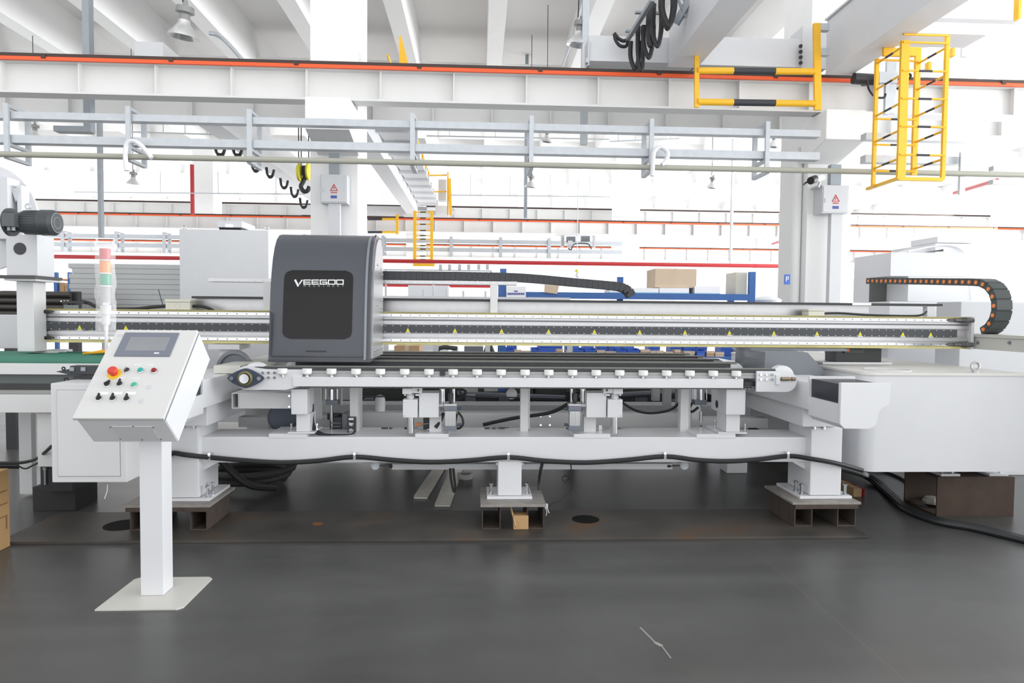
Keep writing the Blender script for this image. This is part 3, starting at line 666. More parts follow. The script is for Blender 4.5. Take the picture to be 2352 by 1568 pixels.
# things left of the rack, seen under the gantry
carton(905, 794, 963, 809, 8.4, .5, 'brown carton seen under the gantry beside the dark cover', CART)
def stand_under(px0, px1, Y, z, label):
    x0 = P(px0, 800, Y).x; x1 = P(px1, 800, Y).x
    t = thing('steel_table', label, 'table', ((x0+x1)/2, Y+.35, 0))
    add('table_top', MB().box(x0, x1, Y, Y+.7, z-.04, z), GREYP, t)
    for x in (x0, x1-.05):
        for y in (Y, Y+.65): add('leg', MB().box(x, x+.05, y, y+.05, 0, z-.04), GREYP, t)
    return t
stand_under(876, 990, 8.3, P(930, 809, 8.4).z, 'grey steel table under the brown carton behind the conveyor')
stand_under(1000, 1140, 9.0, P(1060, 812, 9).z, 'grey steel table carrying dark equipment behind the conveyor')
t = thing('valve_unit', 'dark pneumatic unit with pipes on the grey table behind the conveyor', 'machine', P(1060, 812, 9.1))
add('cabinet', MB().pb(1066, 795, 1110, 809, 9.1, .3), DKG, t); add('hose', MB().tube(T((1000, 812, 9.1), (1008, 800, 9.1), (1020, 797, 9.1), (1050, 800, 9.1)), .03, 8), BLKP, t); add('hose', MB().tube(T((1115, 809, 9.1), (1118, 797, 9.1), (1128, 797, 9.1), (1132, 809, 9.1)), .03, 8), BLKP, t); add('gauge_block', MB().pb(1038, 797, 1052, 809, 9.1, .2), WH, t)
t = thing('white_cabinet', 'tall pale cabinet behind the gantry left of the blue rack', 'cabinet', (P(985, 700, 11).x, 11.3, 0))
add('housing', MB().pb(937, 655, 1030, 900, 11.3, .5, z0=0), WH, t); add('door_handle', MB().pb(987, 690, 989, 715, 11.28, .02), GALV, t)
t = thing('profile_rack', 'grey profile rack with short stubs behind the gantry, left of the blue rack', 'frame', (P(1000, 680, 8).x, 8, 0))
m = MB().pb(875, 681, 1310, 689, 8, .08)
for px, py in ((950, 678), (972, 664), (995, 650), (1025, 664), (1064, 668), (1115, 668)): m.pb(px-2.5, py, px+2.5, 683, 8, .05)
add('bar', m, GREYP, t)
for px in (880, 995, 1115, 1305):
    add('leg', MB().box(P(px, 700, 8).x, P(px, 700, 8).x+.06, 8.0, 8.06, 0, P(px, 689, 8).z), GREYP, t)
# rail of small boxes below the far red pipe
t = thing('sensor_rail', 'row of small grey sensor boxes on a far rail above the cable chain', 'rail', P(1060, 625, 16))
add('rail', MB().pb(880, 619, 1130, 622, 16, .05), GALV, t)
for px in (884, 1126): p = P(px, 621, 16); add('rail_post', MB().box(p.x, p.x+.04, 16.0, 16.04, 0, p.z), GALV, t)
for px in (1012, 1033, 1056, 1077, 1100, 1120): add('sensor_box', MB().pb(px-4, 607, px+3, 619, 15.95, .1), GALV, t)
# stack of grey panels at the left
SY = 8.2
sx0 = P(163, 690, SY).x; sx1 = P(416, 690, SY).x; zt0 = P(290, 606, SY).z; zb0 = P(290, 712, SY).z; N = 9; dz = (zt0-zb0)/N
for k in range(N):
    z1 = zt0-dz*k
    t = thing('sheet_metal_panel', 'long grey folded sheet panel, %s from the top of the stack at left' % (['topmost', 'second', 'third', 'fourth', 'fifth', 'sixth', 'seventh', 'eighth', 'ninth'][k]), 'panel', ((sx0+sx1)/2, SY+.4, z1-dz), 'stacked grey sheet panels')
    j = random.uniform(-.03, .02)
    add('panel_body', MB().box(sx0+j, sx1, SY, SY+.8, z1-dz+.005, z1, .002).box(sx0+j+.01, sx1, SY+.006, SY+.78, z1-dz, z1-dz+.005), mat('brushed_panel_grey', (.42, .43, .43), .45, .3, var=.1, scale=3), t)
t = stand_under(163, 416, 8.2, zb0, 'low steel stand under the stacked grey sheet panels')
# left storage rack with cartons
t = thing('storage_rack', 'distant blue rack with brown cartons at the left behind the grey motor stand', 'rack', P(140, 720, 13))
for px in (124, 156): add('upright', MB().box(P(px, 700, 13).x, P(px, 700, 13).x+.06, 13, 13.06, 0, P(px, 625, 13).z), BLUE, t)
for py in (640, 674): add('shelf', MB().pb(124, py, 158, py+3, 13, .6), mat('orange_shelf_beam', (.7, .3, .1), .5), t)
for i, (a, c, b, d) in enumerate([(127, 134, 648, 673), (136, 147, 650, 673), (148, 154, 655, 673)]):
    carton(a, b, c, d, 13.05, .4, 'small brown carton on the distant left rack, %s from the left' % names[i], CART, tape=False)
# big grey cabinet
GY = 7.2
t = thing('control_cabinet', 'big grey sheet metal cabinet with fan box on top, left of the dark cover', 'cabinet', (P(515, 690, GY).x, GY+.3, .9))
add('housing', MB().pb(412, 527, 617, 690, GY, .75, .008, z0=.35), GREYP, t)
add('lifting_eye', MB().ring(P(423, 522, GY+.1), (0, 1, 0), .018, .005), STEEL, t); add('lifting_eye', MB().ring(P(613, 523, GY+.1), (0, 1, 0), .018, .005), STEEL, t)
fb = thing('fan_unit', 'grey roof fan box on top of the big grey cabinet', 'fan', P(526, 527, GY+.1))
add('fan_housing', MB().pb(498, 507, 556, 522, GY+.05, .42, .006), GREYP, fb)
m = MB()
for k in range(18): m.pb(503+2.9*k, 522, 504.5+2.9*k, 527, GY+.07, .3)
add('grille', m, BLKP, fb); add('label_sticker', MB().pb(517, 514, 536, 522, GY+.046, .004), PAPER, fb)
# cabinet legs
for px in (420, 600): add('leg', MB().box(P(px, 700, GY).x, P(px, 700, GY).x+.08, GY, GY+.6, 0, .35), GREYP, t)
# ================= FLOOR PLATE, BLOCKS =================
PT = .02
t = thing('steel_floor_plate', 'long dark rusty steel plate lying flat on the floor under the white machine', 'plate', (-.2, 4.8, 0))
def plate_mat():
    m = bpy.data.materials.new('rust_stained_plate'); m.use_nodes = True; n = m.node_tree.nodes; l = m.node_tree.links; b = n['Principled BSDF']
    tc = n.new('ShaderNodeTexCoord'); z = n.new('ShaderNodeTexNoise'); z.inputs['Scale'].default_value = 1.6; z.inputs['Detail'].default_value = 7; z.inputs['Distortion'].default_value = .5
    l.new(tc.outputs['Object'], z.inputs['Vector']); r = n.new('ShaderNodeValToRGB'); e = r.color_ramp.elements
    e[0].position = .36; e[0].color = (.038, .036, .033, 1); e[1].position = .60; e[1].color = (.075, .066, .057, 1)
    q = r.color_ramp.elements.new(.70); q.color = (.10, .06, .035, 1); q = r.color_ramp.elements.new(.78); q.color = (.18, .065, .02, 1)
    l.new(z.outputs['Fac'], r.inputs[0]); l.new(r.outputs[0], b.inputs['Base Color']); b.inputs['Roughness'].default_value = .5; return m
add('plate', MB().box(-3.05, 2.66, 4.45, 5.1, .0, PT, .003), plate_mat(), t)
for px, py, rx_, ry_ in ((1345, 1192, .1, .028), (285, 1205, .13, .05)):
    p = G(px, py, PT); add('oil_stain', MB().lathe(p, (0, 0, 1), [(0, 0), (rx_, 0), (rx_, .001), (0, .001)], 20), mat('oil_black', (.012, .012, .012), .8, var=0, spec=.1), t).scale = (1, 1, 1)
p = G(730, 1203, PT)
for px, py, r_ in ((730, 1203, .035),):
    p = G(px, py, PT); add('rust_patch', MB().lathe(p, (0, 0, 1), [(0, 0), (r_, 0), (r_, .001), (0, .001)], 18), mat('bright_rust', (.24, .075, .02), .9, var=.4, scale=30), t)
o = MB(); a = G(1470, 1440); b = G(1505, 1475); c = G(1520, 1483); d = G(1541, 1511)
o.bar(a, b, .008, .001).bar(b, c, .02, .0012).bar(c, d, .006, .001)
add('trim_90', o, mat('chalk_scratch', (.30, .30, .27), .8, var=.1), kind='structure')
def tubebox(m, x0, x1, y0, y1, z0, z1, t_):
    m.box(x0, x0+t_, y0, y1, z0, z1); m.box(x1-t_, x1, y0, y1, z0, z1); m.box(x0+t_, x1-t_, y0, y1, z0, z0+t_); m.box(x0+t_, x1-t_, y0, y1, z1-t_, z1)
ZB = .198   # top of the blocks
def block(x0, x1, y0, tubes, label, plates):
    t = thing('support_block', label, 'support block', ((x0+x1)/2, y0+.2, PT))
    zt_ = ZB-sum(p[2] for p in plates)
    for a, b in tubes:
        m = MB(); tubebox(m, a, b, y0, y0+.42, PT, zt_, .008)
        add('channel', m, RUST, t)
    z = zt_
    for ex, mm, h in plates:
        add('packing_plate', MB().box(x0-ex, x1+ex, y0-.02, y0+.46, z, z+h, .002), mm, t); z += h
    return t
block(.03, .47, 4.64, [(.035, .165), (.345, .465)], 'rusty channel support block under the centre leg of the white machine', [(.006, RUSTG, .02)])
block(2.235, 2.69, 4.66, [(2.24, 2.37), (2.55, 2.685)], 'rusty channel support block under the right leg of the white machine', [(0, RUST, .03), (.02, RUSTG, .018)])
block(-2.35, -1.815, 4.66, [(-2.33, -2.2), (-1.935, -1.82)], 'rusty channel support block under the left leg, beside the console post', [(0, RUST, .028), (.02, RUSTG, .018)])
carton(1179, 1184, 1214, 1222, 4.63, .1, 'small tan cardboard box standing between the channels of the centre block', mat('tan_box_card', (.50, .31, .15), .8), PT, False)
add('wooden_stick', MB().bar((P(1172, 1163, 4.7).x, 4.70, ZB-.03), (P(1184, 1190, 4.66).x, 4.60, .05), .01, .012), WOOD, label='thin wooden stick leaning beside the small tan box', cat='stick')

# ================= MACHINE FRAME =================
t = MF = thing('conveyor_machine', 'white welded steel base frame with three legs carrying the conveyor and cross beams', 'machine frame', (.23, 4.95, ZB))
FBY = 4.80; bz0, bz1 = .447, .631
lxs = [(-2.16, -1.905), (P(1143, 1100, 4.78).x, P(1198, 1100, 4.78).x), (2.385, 2.618)]
add('front_beam', MB().box(-1.91, 2.39, FBY, FBY+.33, bz0, bz1, .012), WH, t)
add('rear_beam', MB().box(-2.12, 2.58, 6.3, 6.55, .5, .66, .01), WH, t)
def bolt(x, y, z, par, h=.05, r=.011):
    m = MB().cyl((x, y, z), (x, y, z+h), r*.62, 10).cyl((x, y, z+.003), (x, y, z+.014), r, 6).cyl((x, y, z+h-.012), (x, y, z+h), r, 6)
    add('anchor_bolt', m, STEEL, par)
tops = [.80, bz0+.02, .715]
for i, (a, b) in enumerate(lxs):
    yb_ = 4.74 if i != 1 else 4.76
    dd = .36 if i != 1 else .25
    lg = add('leg', MB().box(a, b, yb_, yb_+dd, ZB+.02, tops[i], .014), WH, t)
    add('foot_plate', MB().box(a-.075, b+.075, yb_-.01, yb_+dd+.02, ZB, ZB+.02, .002), WH, lg)
    for x in (a-.045, b+.045):
        for y in ((yb_+.03, yb_+.12) if i != 1 else (yb_+.06,)): bolt(x, y, ZB+.02, lg, .078, .016)
    if i != 1:
        s = 1 if i == 0 else -1; xx = b if i == 0 else a
        add('gusset', MB().prism([(xx, FBY+.02, bz0), (xx+s*.1, FBY+.02, bz0), (xx, FBY+.02, bz0-.055)], (0, .012, 0)), WH, lg)
    else:
        for s, xx in ((-1, a), (1, b)): add('gusset', MB().prism([(xx, yb_+.02, bz0+.0), (xx+s*.015, yb_+.02, bz0), (xx, yb_+.02, bz0-.02)], (0, .012, 0)), WH, lg)
# rear legs
for a in (-2.12, 2.38): add('leg', MB().box(a, a+.2, 6.35, 6.55, .0, .5, .01), WH, t)
# pads on the beam
for a, c in ((617, 705), (953, 1030), (1318, 1402), (1600, 1690)):
    add('beam_pad', MB().pb(a, 996, c, 1004, FBY-.004, .3, .003, z0=bz1-.01, z1=bz1+.022), WH, t)
# cross beams along depth, with end covers
def xbeam(x0, x1, label, right):
    t = thing('cross_beam', label, 'beam', ((x0+x1)/2, 5.5, .8))
    m = MB().box(x0, x1, 4.56, 7.2, .86, 1.05, .008).box(x0+.03, x1-.03, 4.7, 7.2, .72, .86, .01)
    add('beam_body', m, WH, t)
    # rounded front cover
    z0, z1 = .80, 1.1
    pr = [(x0, z1-.005), (x0, .93)] if False else []
    front = [(x0, .955), (x0, .88)] + [(x, z) for x, z in arc(x0+.09, .88, .085, 180, 262, 6)][1:]
    xr = x1
    outline = [(x0+.0, 1.09), (xr, 1.09), (xr, .955)] + arc(xr+.0, .88, .075, 90, 180, 6) + arc(xr-.135, .86, .06, 0, -90, 6) + [(x0+.03, .80), (x0, .83)]
    if not right: outline = [(x0+x1-x, z) for x, z in outline]
    add('end_cover', MB().prism([(x, 4.15, z) for x, z in outline], (0, .03, 0), .003), WH, t)
    low = [(x0, .955), (xr, .955)] + arc(xr+.0, .88, .075, 90, 180, 6)[1:] + arc(xr-.135, .86, .06, 0, -90, 6) + [(x0+.03, .80), (x0, .83)]
    if not right: low = [(x0+x1-x, z) for x, z in low]
    add('lower_cover', MB().prism([(x, 4.18, z) for x, z in low], (0, .38, 0)), WH, t)
    add('bellows', MB().box(x0+.012, x1-.012, 4.18, 4.55, .955, 1.078), mat('navy_black_bellows', (.02, .022, .035), .35, var=.25, scale=60), t)
    add('bellows_end_plate', MB().box(x0-.004, x1, 4.55, 4.57, .90, 1.095), WH, t)
    xb = [x0+.13, x0+.2] if right else [x1-.13, x1-.2]
    for x in xb: add('cap_bolt', MB().cyl((x, 4.73, .70), (x, 4.73, .735), .012, 8), STEEL, t)
    return t
xbeam(2.27, 2.588, 'white cross beam with rounded front cover and dark bellows on the right leg', True)
xbeam(-2.12, -1.80, 'white cross beam with dark bellows on the left leg, mostly behind the console', False)
# bottom tie bar
t = thing('tie_bar', 'grey flat tie bar with bolted rod ends under the white frame beam', 'bar', P(1220, 1078, 5.0))
add('bar', MB().pb(900, 1065, 1545, 1078, 5.0, .03, .002), GREYP, t)
add('back_strip', MB().pb(600, 1058, 1586, 1063, 5.06, .02), GREYP, t)
for a, s in ((862, 1), (1572, -1)):
    py = 1069
    m = MB().cyl(P(a, py, 5.02), P(a, py, 4.985), .03, 20); m.cyl(P(a, py, 4.99), P(a, py, 4.965), .018, 6); add('pivot_bolt', m, GALV, t)
    add('rod_end', MB().cyl(P(a+s*8, py, 5.01), P(a+s*38, py, 5.01), .006, 8).cyl(P(a+s*26, py, 5.01), P(a+s*31, py, 5.01), .013, 6), STEEL, t)
    add('lock_nut', MB().cyl(P(a+s*32, py+.5, 5.01), P(a+s*40, py+.5, 5.01), .014, 8), BLKP, t)

# ================= BELT CONVEYORS =================
CY0 = 4.70
def zc_(py, Y=CY0): return P(1176, py, Y).z
t = FC = thing('belt_conveyor', 'front belt conveyor line with white edge rollers and rounded end plates', 'conveyor', (.3, 4.75, .98))
cx0 = P(672, 880, CY0).x; cx1 = P(1708, 880, CY0).x
zt_ = zc_(867); zb_ = zc_(889.5)
add('side_channel', MB().box(cx0, cx1, CY0, CY0+.09, zb_, zt_, .004), WH, t)
m = MB()
m.box(P(600, 860, CY0+.03).x, P(1760, 862, CY0+.03).x, CY0+.03, CY0+.09, zt_, zc_(850)); m.box(P(600, 860, CY0+.03).x, P(1760, 862, CY0+.03).x, CY0+.022, CY0+.03, zc_(859), zc_(857))
add('track_profile', m, mat('dull_aluminium', (.42, .42, .42), .45, .3), t)
ztop = zc_(843.5, CY0+.03)
bx0 = P(585, 845, CY0+.03).x; bx1 = P(1797, 850, CY0+.03).x
m = MB().box(bx0, bx1, CY0+.03, CY0+.10, ztop-.012, ztop); m.m(1).box(bx0, bx1-.05, CY0+.026, CY0+.095, ztop-.030, ztop-.004); m.m(0).box(bx0+.1, bx1-.1, CY0+.1, CY0+.32, ztop-.03, ztop-.022)
# belt returns along the underside with visible teeth
m.m(0).box(P(640, 892, CY0+.03).x, bx1-.03, CY0+.03, CY0+.10, zc_(893), zc_(891))
k = P(640, 892, CY0+.03).x
while k < bx1-.2:
    m.box(k, k+.012, CY0+.028, CY0+.09, zc_(893), zc_(889)); k += .026
add('belt', m, [BELTG, BELT], t)
# end plates
ecx = P(566, 868, CY0).x; ecz = P(566, 868, CY0).z; R = .082
pl = arc(ecx, ecz, R, 90, 270, 14); xr_ = P(694, 870, CY0).x
poly = [(x, CY0-.0, z) for x, z in pl]+[(xr_-.12, CY0, ecz-R), (xr_, CY0, ecz-R+.03), (xr_, CY0, ecz+R*.72), (ecx+.13, CY0, ecz+R*.72)]
add('end_plate', MB().prism([(x, y+.012, z) for x, y, z in poly], (0, .012, 0), .002), WH, t)
for px in (603, 616, 630):
    for py in (856, 867): p = P(px, py, CY0); add('plate_bolt', MB().cyl(p+V((0, .012, 0)), p+V((0, .002, 0)), .0095, 6), STEEL, t)
bc = (ecx, CY0, ecz)
fl_ = []
for a in range(36):
    an = 2*pi*a/36; r = 1/((abs(cos(an))/.124)**1.3+(abs(sin(an))/.068)**1.3)**(1/1.3)
    fl_.append((ecx+r*cos(an), CY0-.002, ecz+r*sin(an)*1.0))
add('bearing_flange', MB().prism(fl_, (0, -.018, 0), .003), NAVY, t)
add('bearing_ring', MB().lathe((ecx, CY0-.018, ecz), (0, -1, 0), [(.05, 0), (.05, .012), (.038, .02), (.034, .01), (0, .01)], 28), mat('greased_ring', (.16, .15, .06), .4), t)
add('shaft_end', MB().cyl((ecx, CY0-.01, ecz), (ecx, CY0-.05, ecz), .034, 24, .032).cyl((ecx, CY0-.05, ecz), (ecx, CY0-.054, ecz), .012, 12), STEEL, t)
for s in (-1, 1): add('flange_bolt', MB().cyl((ecx+s*.092, CY0-.018, ecz), (ecx+s*.092, CY0-.03, ecz), .014, 14), STEEL, t)
add('pulley', MB().cyl((ecx+.05, CY0+.03, ecz+.015), (ecx+.05, CY0+.1, ecz+.015), .088, 32), WH, t)
rcx = P(1806, 876, CY0).x; rcz = P(1806, 876, CY0).z
pl = arc(rcx, rcz, .073, 90, -90, 14); xl_ = P(1737, 876, CY0).x
add('end_plate', MB().prism([(x, CY0-.006, z) for x, z in pl]+[(xl_, CY0-.006, rcz-.073), (xl_, CY0-.006, rcz+.073)], (0, .02, 0), .002), WH, t)
for px in (1747, 1760, 1773):
    for py in (860, 871): p = P(px, py, CY0-.006); add('plate_bolt', MB().cyl(p, p-V((0, .01, 0)), .0095, 8), STEEL, t)
add('tension_block', MB().pb(1783, 861, 1792, 883, CY0-.022, .016, .001), WH, t)
add('tension_screw', MB().cyl(P(1792, 870, CY0-.015), P(1828, 870, CY0-.015), .008, 10).cyl(P(1795, 870, CY0-.015), P(1812, 870, CY0-.015), .014, 12).cyl(P(1818, 870, CY0-.015), P(1826, 870, CY0-.015), .014, 12), mat('bronze_nut', (.30, .24, .17), .35, .7), t)
add('pulley', MB().cyl((rcx-.01, CY0+.03, rcz+.03), (rcx-.01, CY0+.1, rcz+.03), .08, 32), WH, t)
m = MB()
m.box(P(1708, 885, CY0+.05).x, xl_+.02, CY0+.04, CY0+.1, zc_(886), zc_(875)); add('idler_block', m, BLKP, t)
rxs = [647, 703, 759, 815, 871, 927, 983, 1039, 1095, 1150, 1206, 1261, 1316, 1370, 1425, 1479, 1533, 1587, 1640, 1693]
xa = P(rxs[0], 856, 4.69).x; xb = P(rxs[-1], 856, 4.69).x; dx = (xb-xa)/19
rz = zc_(849); rr_ = .033
r0 = add('edge_roller', MB().lathe((xa, 4.705, rz), (0, 0, -1), [(0, 0), (rr_-.002, 0), (rr_, .002), (rr_, .032), (rr_-.004, .037), (.012, .037), (.012, .043), (0, .043)], 24), NYL, t)
s0 = add('roller_screw', MB().cyl((xa, 4.705, zt_), (xa, 4.705, rz-.036), .006, 8).cyl((xa, 4.705, zt_), (xa, 4.705, zt_+.006), .012, 6), STEEL, r0)
for k in range(1, 20):
    c = r0.copy(); COL.objects.link(c); c.parent = t; c.location = V(r0.location)+V((dx*k, 0, 0))
    d = s0.copy(); COL.objects.link(d); d.parent = c
add('sensor', MB().pb(1010, 852, 1022, 863, 4.71, .02).pb(1012, 849, 1020, 853, 4.71, .02), BLKP, t)
# conveyors behind
for i, (Y, pxe) in enumerate([(5.38, 0), (5.78, 0), (6.2, 0), (6.6, 0)]):
    lab = ['second', 'third', 'fourth', 'farthest'][i]
    t = thing('belt_conveyor', '%s belt conveyor line counted from the front, dark belt on a grey profile' % lab, 'conveyor', (.2, Y, 1.0), 'parallel belt conveyor lines')
    xe = 2.08; z = ztop
    add('track_profile', MB().box(-1.35, xe-.05, Y+.01, Y+.07, z-.13, z-.045, .002), ALU, t)
    m = MB().box(-1.45, xe, Y, Y+.085, z-.012, z); m.m(1).box(-1.42, xe-.05, Y+.004, Y+.08, z-.045, z-.012); m.m(0)
    m.box(-1.40, xe-.1, Y+.09, Y+.27, z-.03, z-.02); m.box(-1.40, xe, Y, Y+.085, z-.165, z-.155)
    add('belt', m, [BELTG, BELT], t)
    add('pulley', MB().cyl((xe-.02, Y+.01, z-.085), (xe-.02, Y+.08, z-.085), .084, 28), WH, t)
    add('pulley', MB().cyl((-1.42, Y+.01, z-.085), (-1.42, Y+.08, z-.085), .084, 28), WH, t)
    for xa_ in (-1.5, xe-.2): add('side_plate', MB().box(xa_, xa_+.2, Y-.014, Y, z-.15, z-.05), WH, t)
    for xa_ in (-1.3, 1.72): add('support_post', MB().box(xa_, xa_+.07, Y+.005, Y+.075, .66, z-.13), WH2, t)

# ================= SUPPORTS UNDER THE CONVEYOR =================
sz = bz1+.022
t = thing('conveyor_support', 'white post with square head and foot plate under the left end of the front conveyor', 'support', (P(690, 995, 4.85).x, 4.95, sz))
add('head_block', MB().pb(668, 893, 706, 952, 4.76, .2, .008), WH, t)
add('post', MB().pb(680, 950, 712, 997, 4.80, .18, .006, z0=sz+.012), WH, t)
add('foot_plate', MB().pb(660, 994, 722, 999, 4.79, .26, .002, z0=sz, z1=sz+.012), WH, t)
hx0 = P(668, 920, 4.78).x
m = MB(); x0 = P(532, 920, 4.86).x; x1 = P(549, 920, 4.86).x; za = P(540, 938, 4.86).z; zb2_ = P(540, 902, 4.86).z
tubebox(m, x0, x1, 4.86, 5.3, za, zb2_, .007); m.box(x0+.007, x1-.007, 5.28, 5.3, za+.007, zb2_-.007); m.box(x1, hx0+.02, 4.86, 4.98, za, zb2_, .003)  # rear cap added to keep light out of the tube mouth
add('square_tube_arm', m, WH2, t)
for py in (909, 934): add('arm_bolt', MB().cyl(P(664, py, 4.855), P(664, py, 4.87), .008, 8), STEEL, t)
for x in (P(674, 990, 4.8).x-.03, P(716, 990, 4.8).x+.02): bolt(x, 4.86, sz+.012, t, .05, .009)
t = thing('conveyor_support', 'white post with square head and side hole under the right end of the front conveyor', 'support', (P(1680, 995, 4.85).x, 4.95, sz))
add('head_block', MB().pb(1668, 893, 1713, 953, 4.76, .32, .01), WH, t)
p = P(1668, 933, 4.9); add('side_hole', MB().cyl((P(1668, 930, 4.76).x-.001, 4.95, P(1668, 930, 4.9).z), (P(1668, 930, 4.76).x+.01, 4.95, P(1668, 930, 4.9).z), .03, 18), BLKP, t)
add('post', MB().pb(1668, 950, 1700, 990, 4.80, .2, .006, z0=sz+.012), WH, t)
add('foot_plate', MB().pb(1650, 994, 1716, 998, 4.80, .3, .002, z0=sz, z1=sz+.012), WH, t)
for px in (1662, 1706): bolt(P(px, 990, 4.9).x, 4.86, sz+.012, t, .055, .009)
bolt(P(1655, 990, 4.95).x-.02, 5.02, sz+.012, t, .055, .009)
# hanging square tubes
for px, w_, py, s in ((803, 20, 1000, 'left'), (1195, 19, 994, 'centre'), (1563, 20, 993, 'right')):
    t = thing('hanger_tube', 'grey square tube hanging below the front conveyor, %s one of three' % s, 'tube', P(px+w_/2, py, 5.1))
    add('tube', MB().pb(px, 893, px+w_, py, 5.02, .07, .006, z1=zb_), WH2, t)
    add('side_flange', MB().pb(px+w_, 893, px+w_+3, py-10, 5.05, .12, z1=zb_), WH2, t)
# clamp lifters
def lifter(px0, flip, label, lab2):
    Y = 4.78
    q = lambda a: px0+(a if not flip else -a)
    def b_(m, a, b, c, d, Yd, dd, bev=.003, **k):
        A, C = sorted((q(a), q(c))); return m.pb(A, b, C, d, Y+Yd, dd, bev, **k)
    x = P(q(24), 950, Y).x
    t = thing('lift_unit', label, 'lift unit', (x, Y+.08, sz))
    m = MB(); b_(m, 0, 892, 22, 905, -.01, .08); b_(m, 22, 890, 45, 903, 0, .08); b_(m, 4, 905, 8, 909, 0, .02, 0); b_(m, 30, 905, 40, 909, 0, .02, 0)
    add('clamp_head', m, WH, t)
    b = MB(); b_(b, 35, 893, 38, 899, -.012, .01, 0); add('clamp_slot', b, BLKP, t)
    yy = Y+.05
    add('guide_rod', MB().cyl(P(q(19), 903, yy), (P(q(19), 903, yy).x, yy, sz), .025, 24), STEEL, t)
    add('rod_collar', MB().cyl(P(q(19), 904, yy), P(q(19), 914, yy), .028, 20), WH2, t)
    m = MB(); b_(m, 1, 917, 35, 959, 0, .1, .004); add('bearing_block', m, WH, t)
    m = MB(); b_(m, 38, 902, 84, 959, .02, .16, .006); add('housing', m, WH, t)
    m = MB(); b_(m, 62, 955, 90, 1000, .1, .1, .003, z0=bz1); add('riser', m, WH2, t)
    for py in (922, 955): p = P(q(5), py, Y-.002); add('set_screw', MB().cyl(p, p-V((0, .004, 0)), .006, 8), STEEL, t)
    m = MB(); b_(m, 84, 928, 96, 934, .05, .06, .002); add('cylinder_bracket', m, WH2, t)
    # air cylinder
    t2 = thing('air_cylinder', lab2, 'cylinder', P(q(110), 990, Y))
    for c1_, c2_ in ((932, 944), (979, 990)): m = MB(); b_(m, 96, c1_, 125, c2_, 0, .075, .004); add('end_cap', m, mat('cylinder_cap_slate', (.17, .19, .23), .4, var=.04), t2)
    m = MB(); b_(m, 98, 944, 123, 979, .008, .06, .004)
    add('barrel', m, ALU, t2)
    m = MB()
    for a in (99, 108, 116, 122): b_(m, a-.6, 944, a+.6, 979, .003, .01, 0)
    add('tie_rod', m, STEEL, t2)
    m = MB(); b_(m, 96, 928, 125, 932, .0, .075, .002); add('top_plate', m, WH2, t2)
    py1 = 930
    add('piston_rod', MB().cyl(P(q(111), 893, Y+.035), P(q(111), py1, Y+.035), .007, 12).cyl(P(q(111), 903, Y+.035), P(q(111), 920, Y+.035), .019, 16).cyl(P(q(111), 922, Y+.035), P(q(111), 926, Y+.035), .014, 6), BLKP, t2)
    m = MB(); m.cyl(P(q(92), 893, Y+.12), P(q(92), 925, Y+.12), .022, 16); m.cyl(P(q(118), 893, Y+.12), P(q(118), 926, Y+.12), .012, 12)
    add('rear_barrel', m, STEEL, t2)
    for py in (938, 975): add('air_fitting', MB().cyl(P(q(126), py, Y+.03), P(q(132), py, Y+.03), .009, 10).cyl(P(q(132), py, Y+.03), P(q(135), py, Y+.03), .010, 10), [NAVY], t2)
    return t
lifter(924, False, 'white lift unit with chrome rod left of centre under the front conveyor', 'aluminium air cylinder beside the left lift unit')
lifter(1431, True, 'white lift unit with chrome rod right of centre under the front conveyor', 'aluminium air cylinder beside the right lift unit')
# more cylinders hanging behind
for px, Y, s in ((762, 5.15, 'left'), (1610, 5.15, 'right')):
    t = thing('air_cylinder', 'vertical chrome air cylinder behind the %s hanging tube' % s, 'cylinder', P(px, 970, Y))
    add('barrel', MB().cyl(P(px, 893, Y), P(px, 920, Y), .028, 18), STEEL, t)
    add('tie_rod', MB().cyl(P(px-14, 893, Y), P(px-14, 920, Y), .005, 8).cyl(P(px+13, 893, Y), P(px+13, 920, Y), .005, 8), STEEL, t)
    add('end_cap', MB().pb(px-14, 919, px+14, 930, Y-.04, .08, .003), mat('cylinder_cap_slate', (.17, .19, .23)), t)
    add('piston_rod', MB().cyl(P(px, 930, Y), P(px, 950, Y), .007, 10).cyl(P(px, 945, Y), P(px, 965, Y), .014, 12).cyl(P(px, 965, Y), P(px, 985, Y), .008, 8), STEEL, t)
# cross member behind
t = thing('inner_cross_member', 'grey long beam running behind the lift units inside the machine frame', 'beam', (.3, 5.55, .56))
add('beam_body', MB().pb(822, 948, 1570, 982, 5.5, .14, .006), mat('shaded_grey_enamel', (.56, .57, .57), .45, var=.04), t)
for px in (1242, 1263):
    for py in (956, 976): add('bolt', MB().cyl(P(px, py, 5.5), P(px, py, 5.485), .009, 8), STEEL, t)
add('beam_end', MB().box(P(1570, 980, 5.5).x, 2.4, 5.5, 5.62, .58, .66), WH2, t); add('beam_end', MB().box(-1.9, P(822, 980, 5.5).x, 5.5, 5.62, .58, .66), WH2, t)
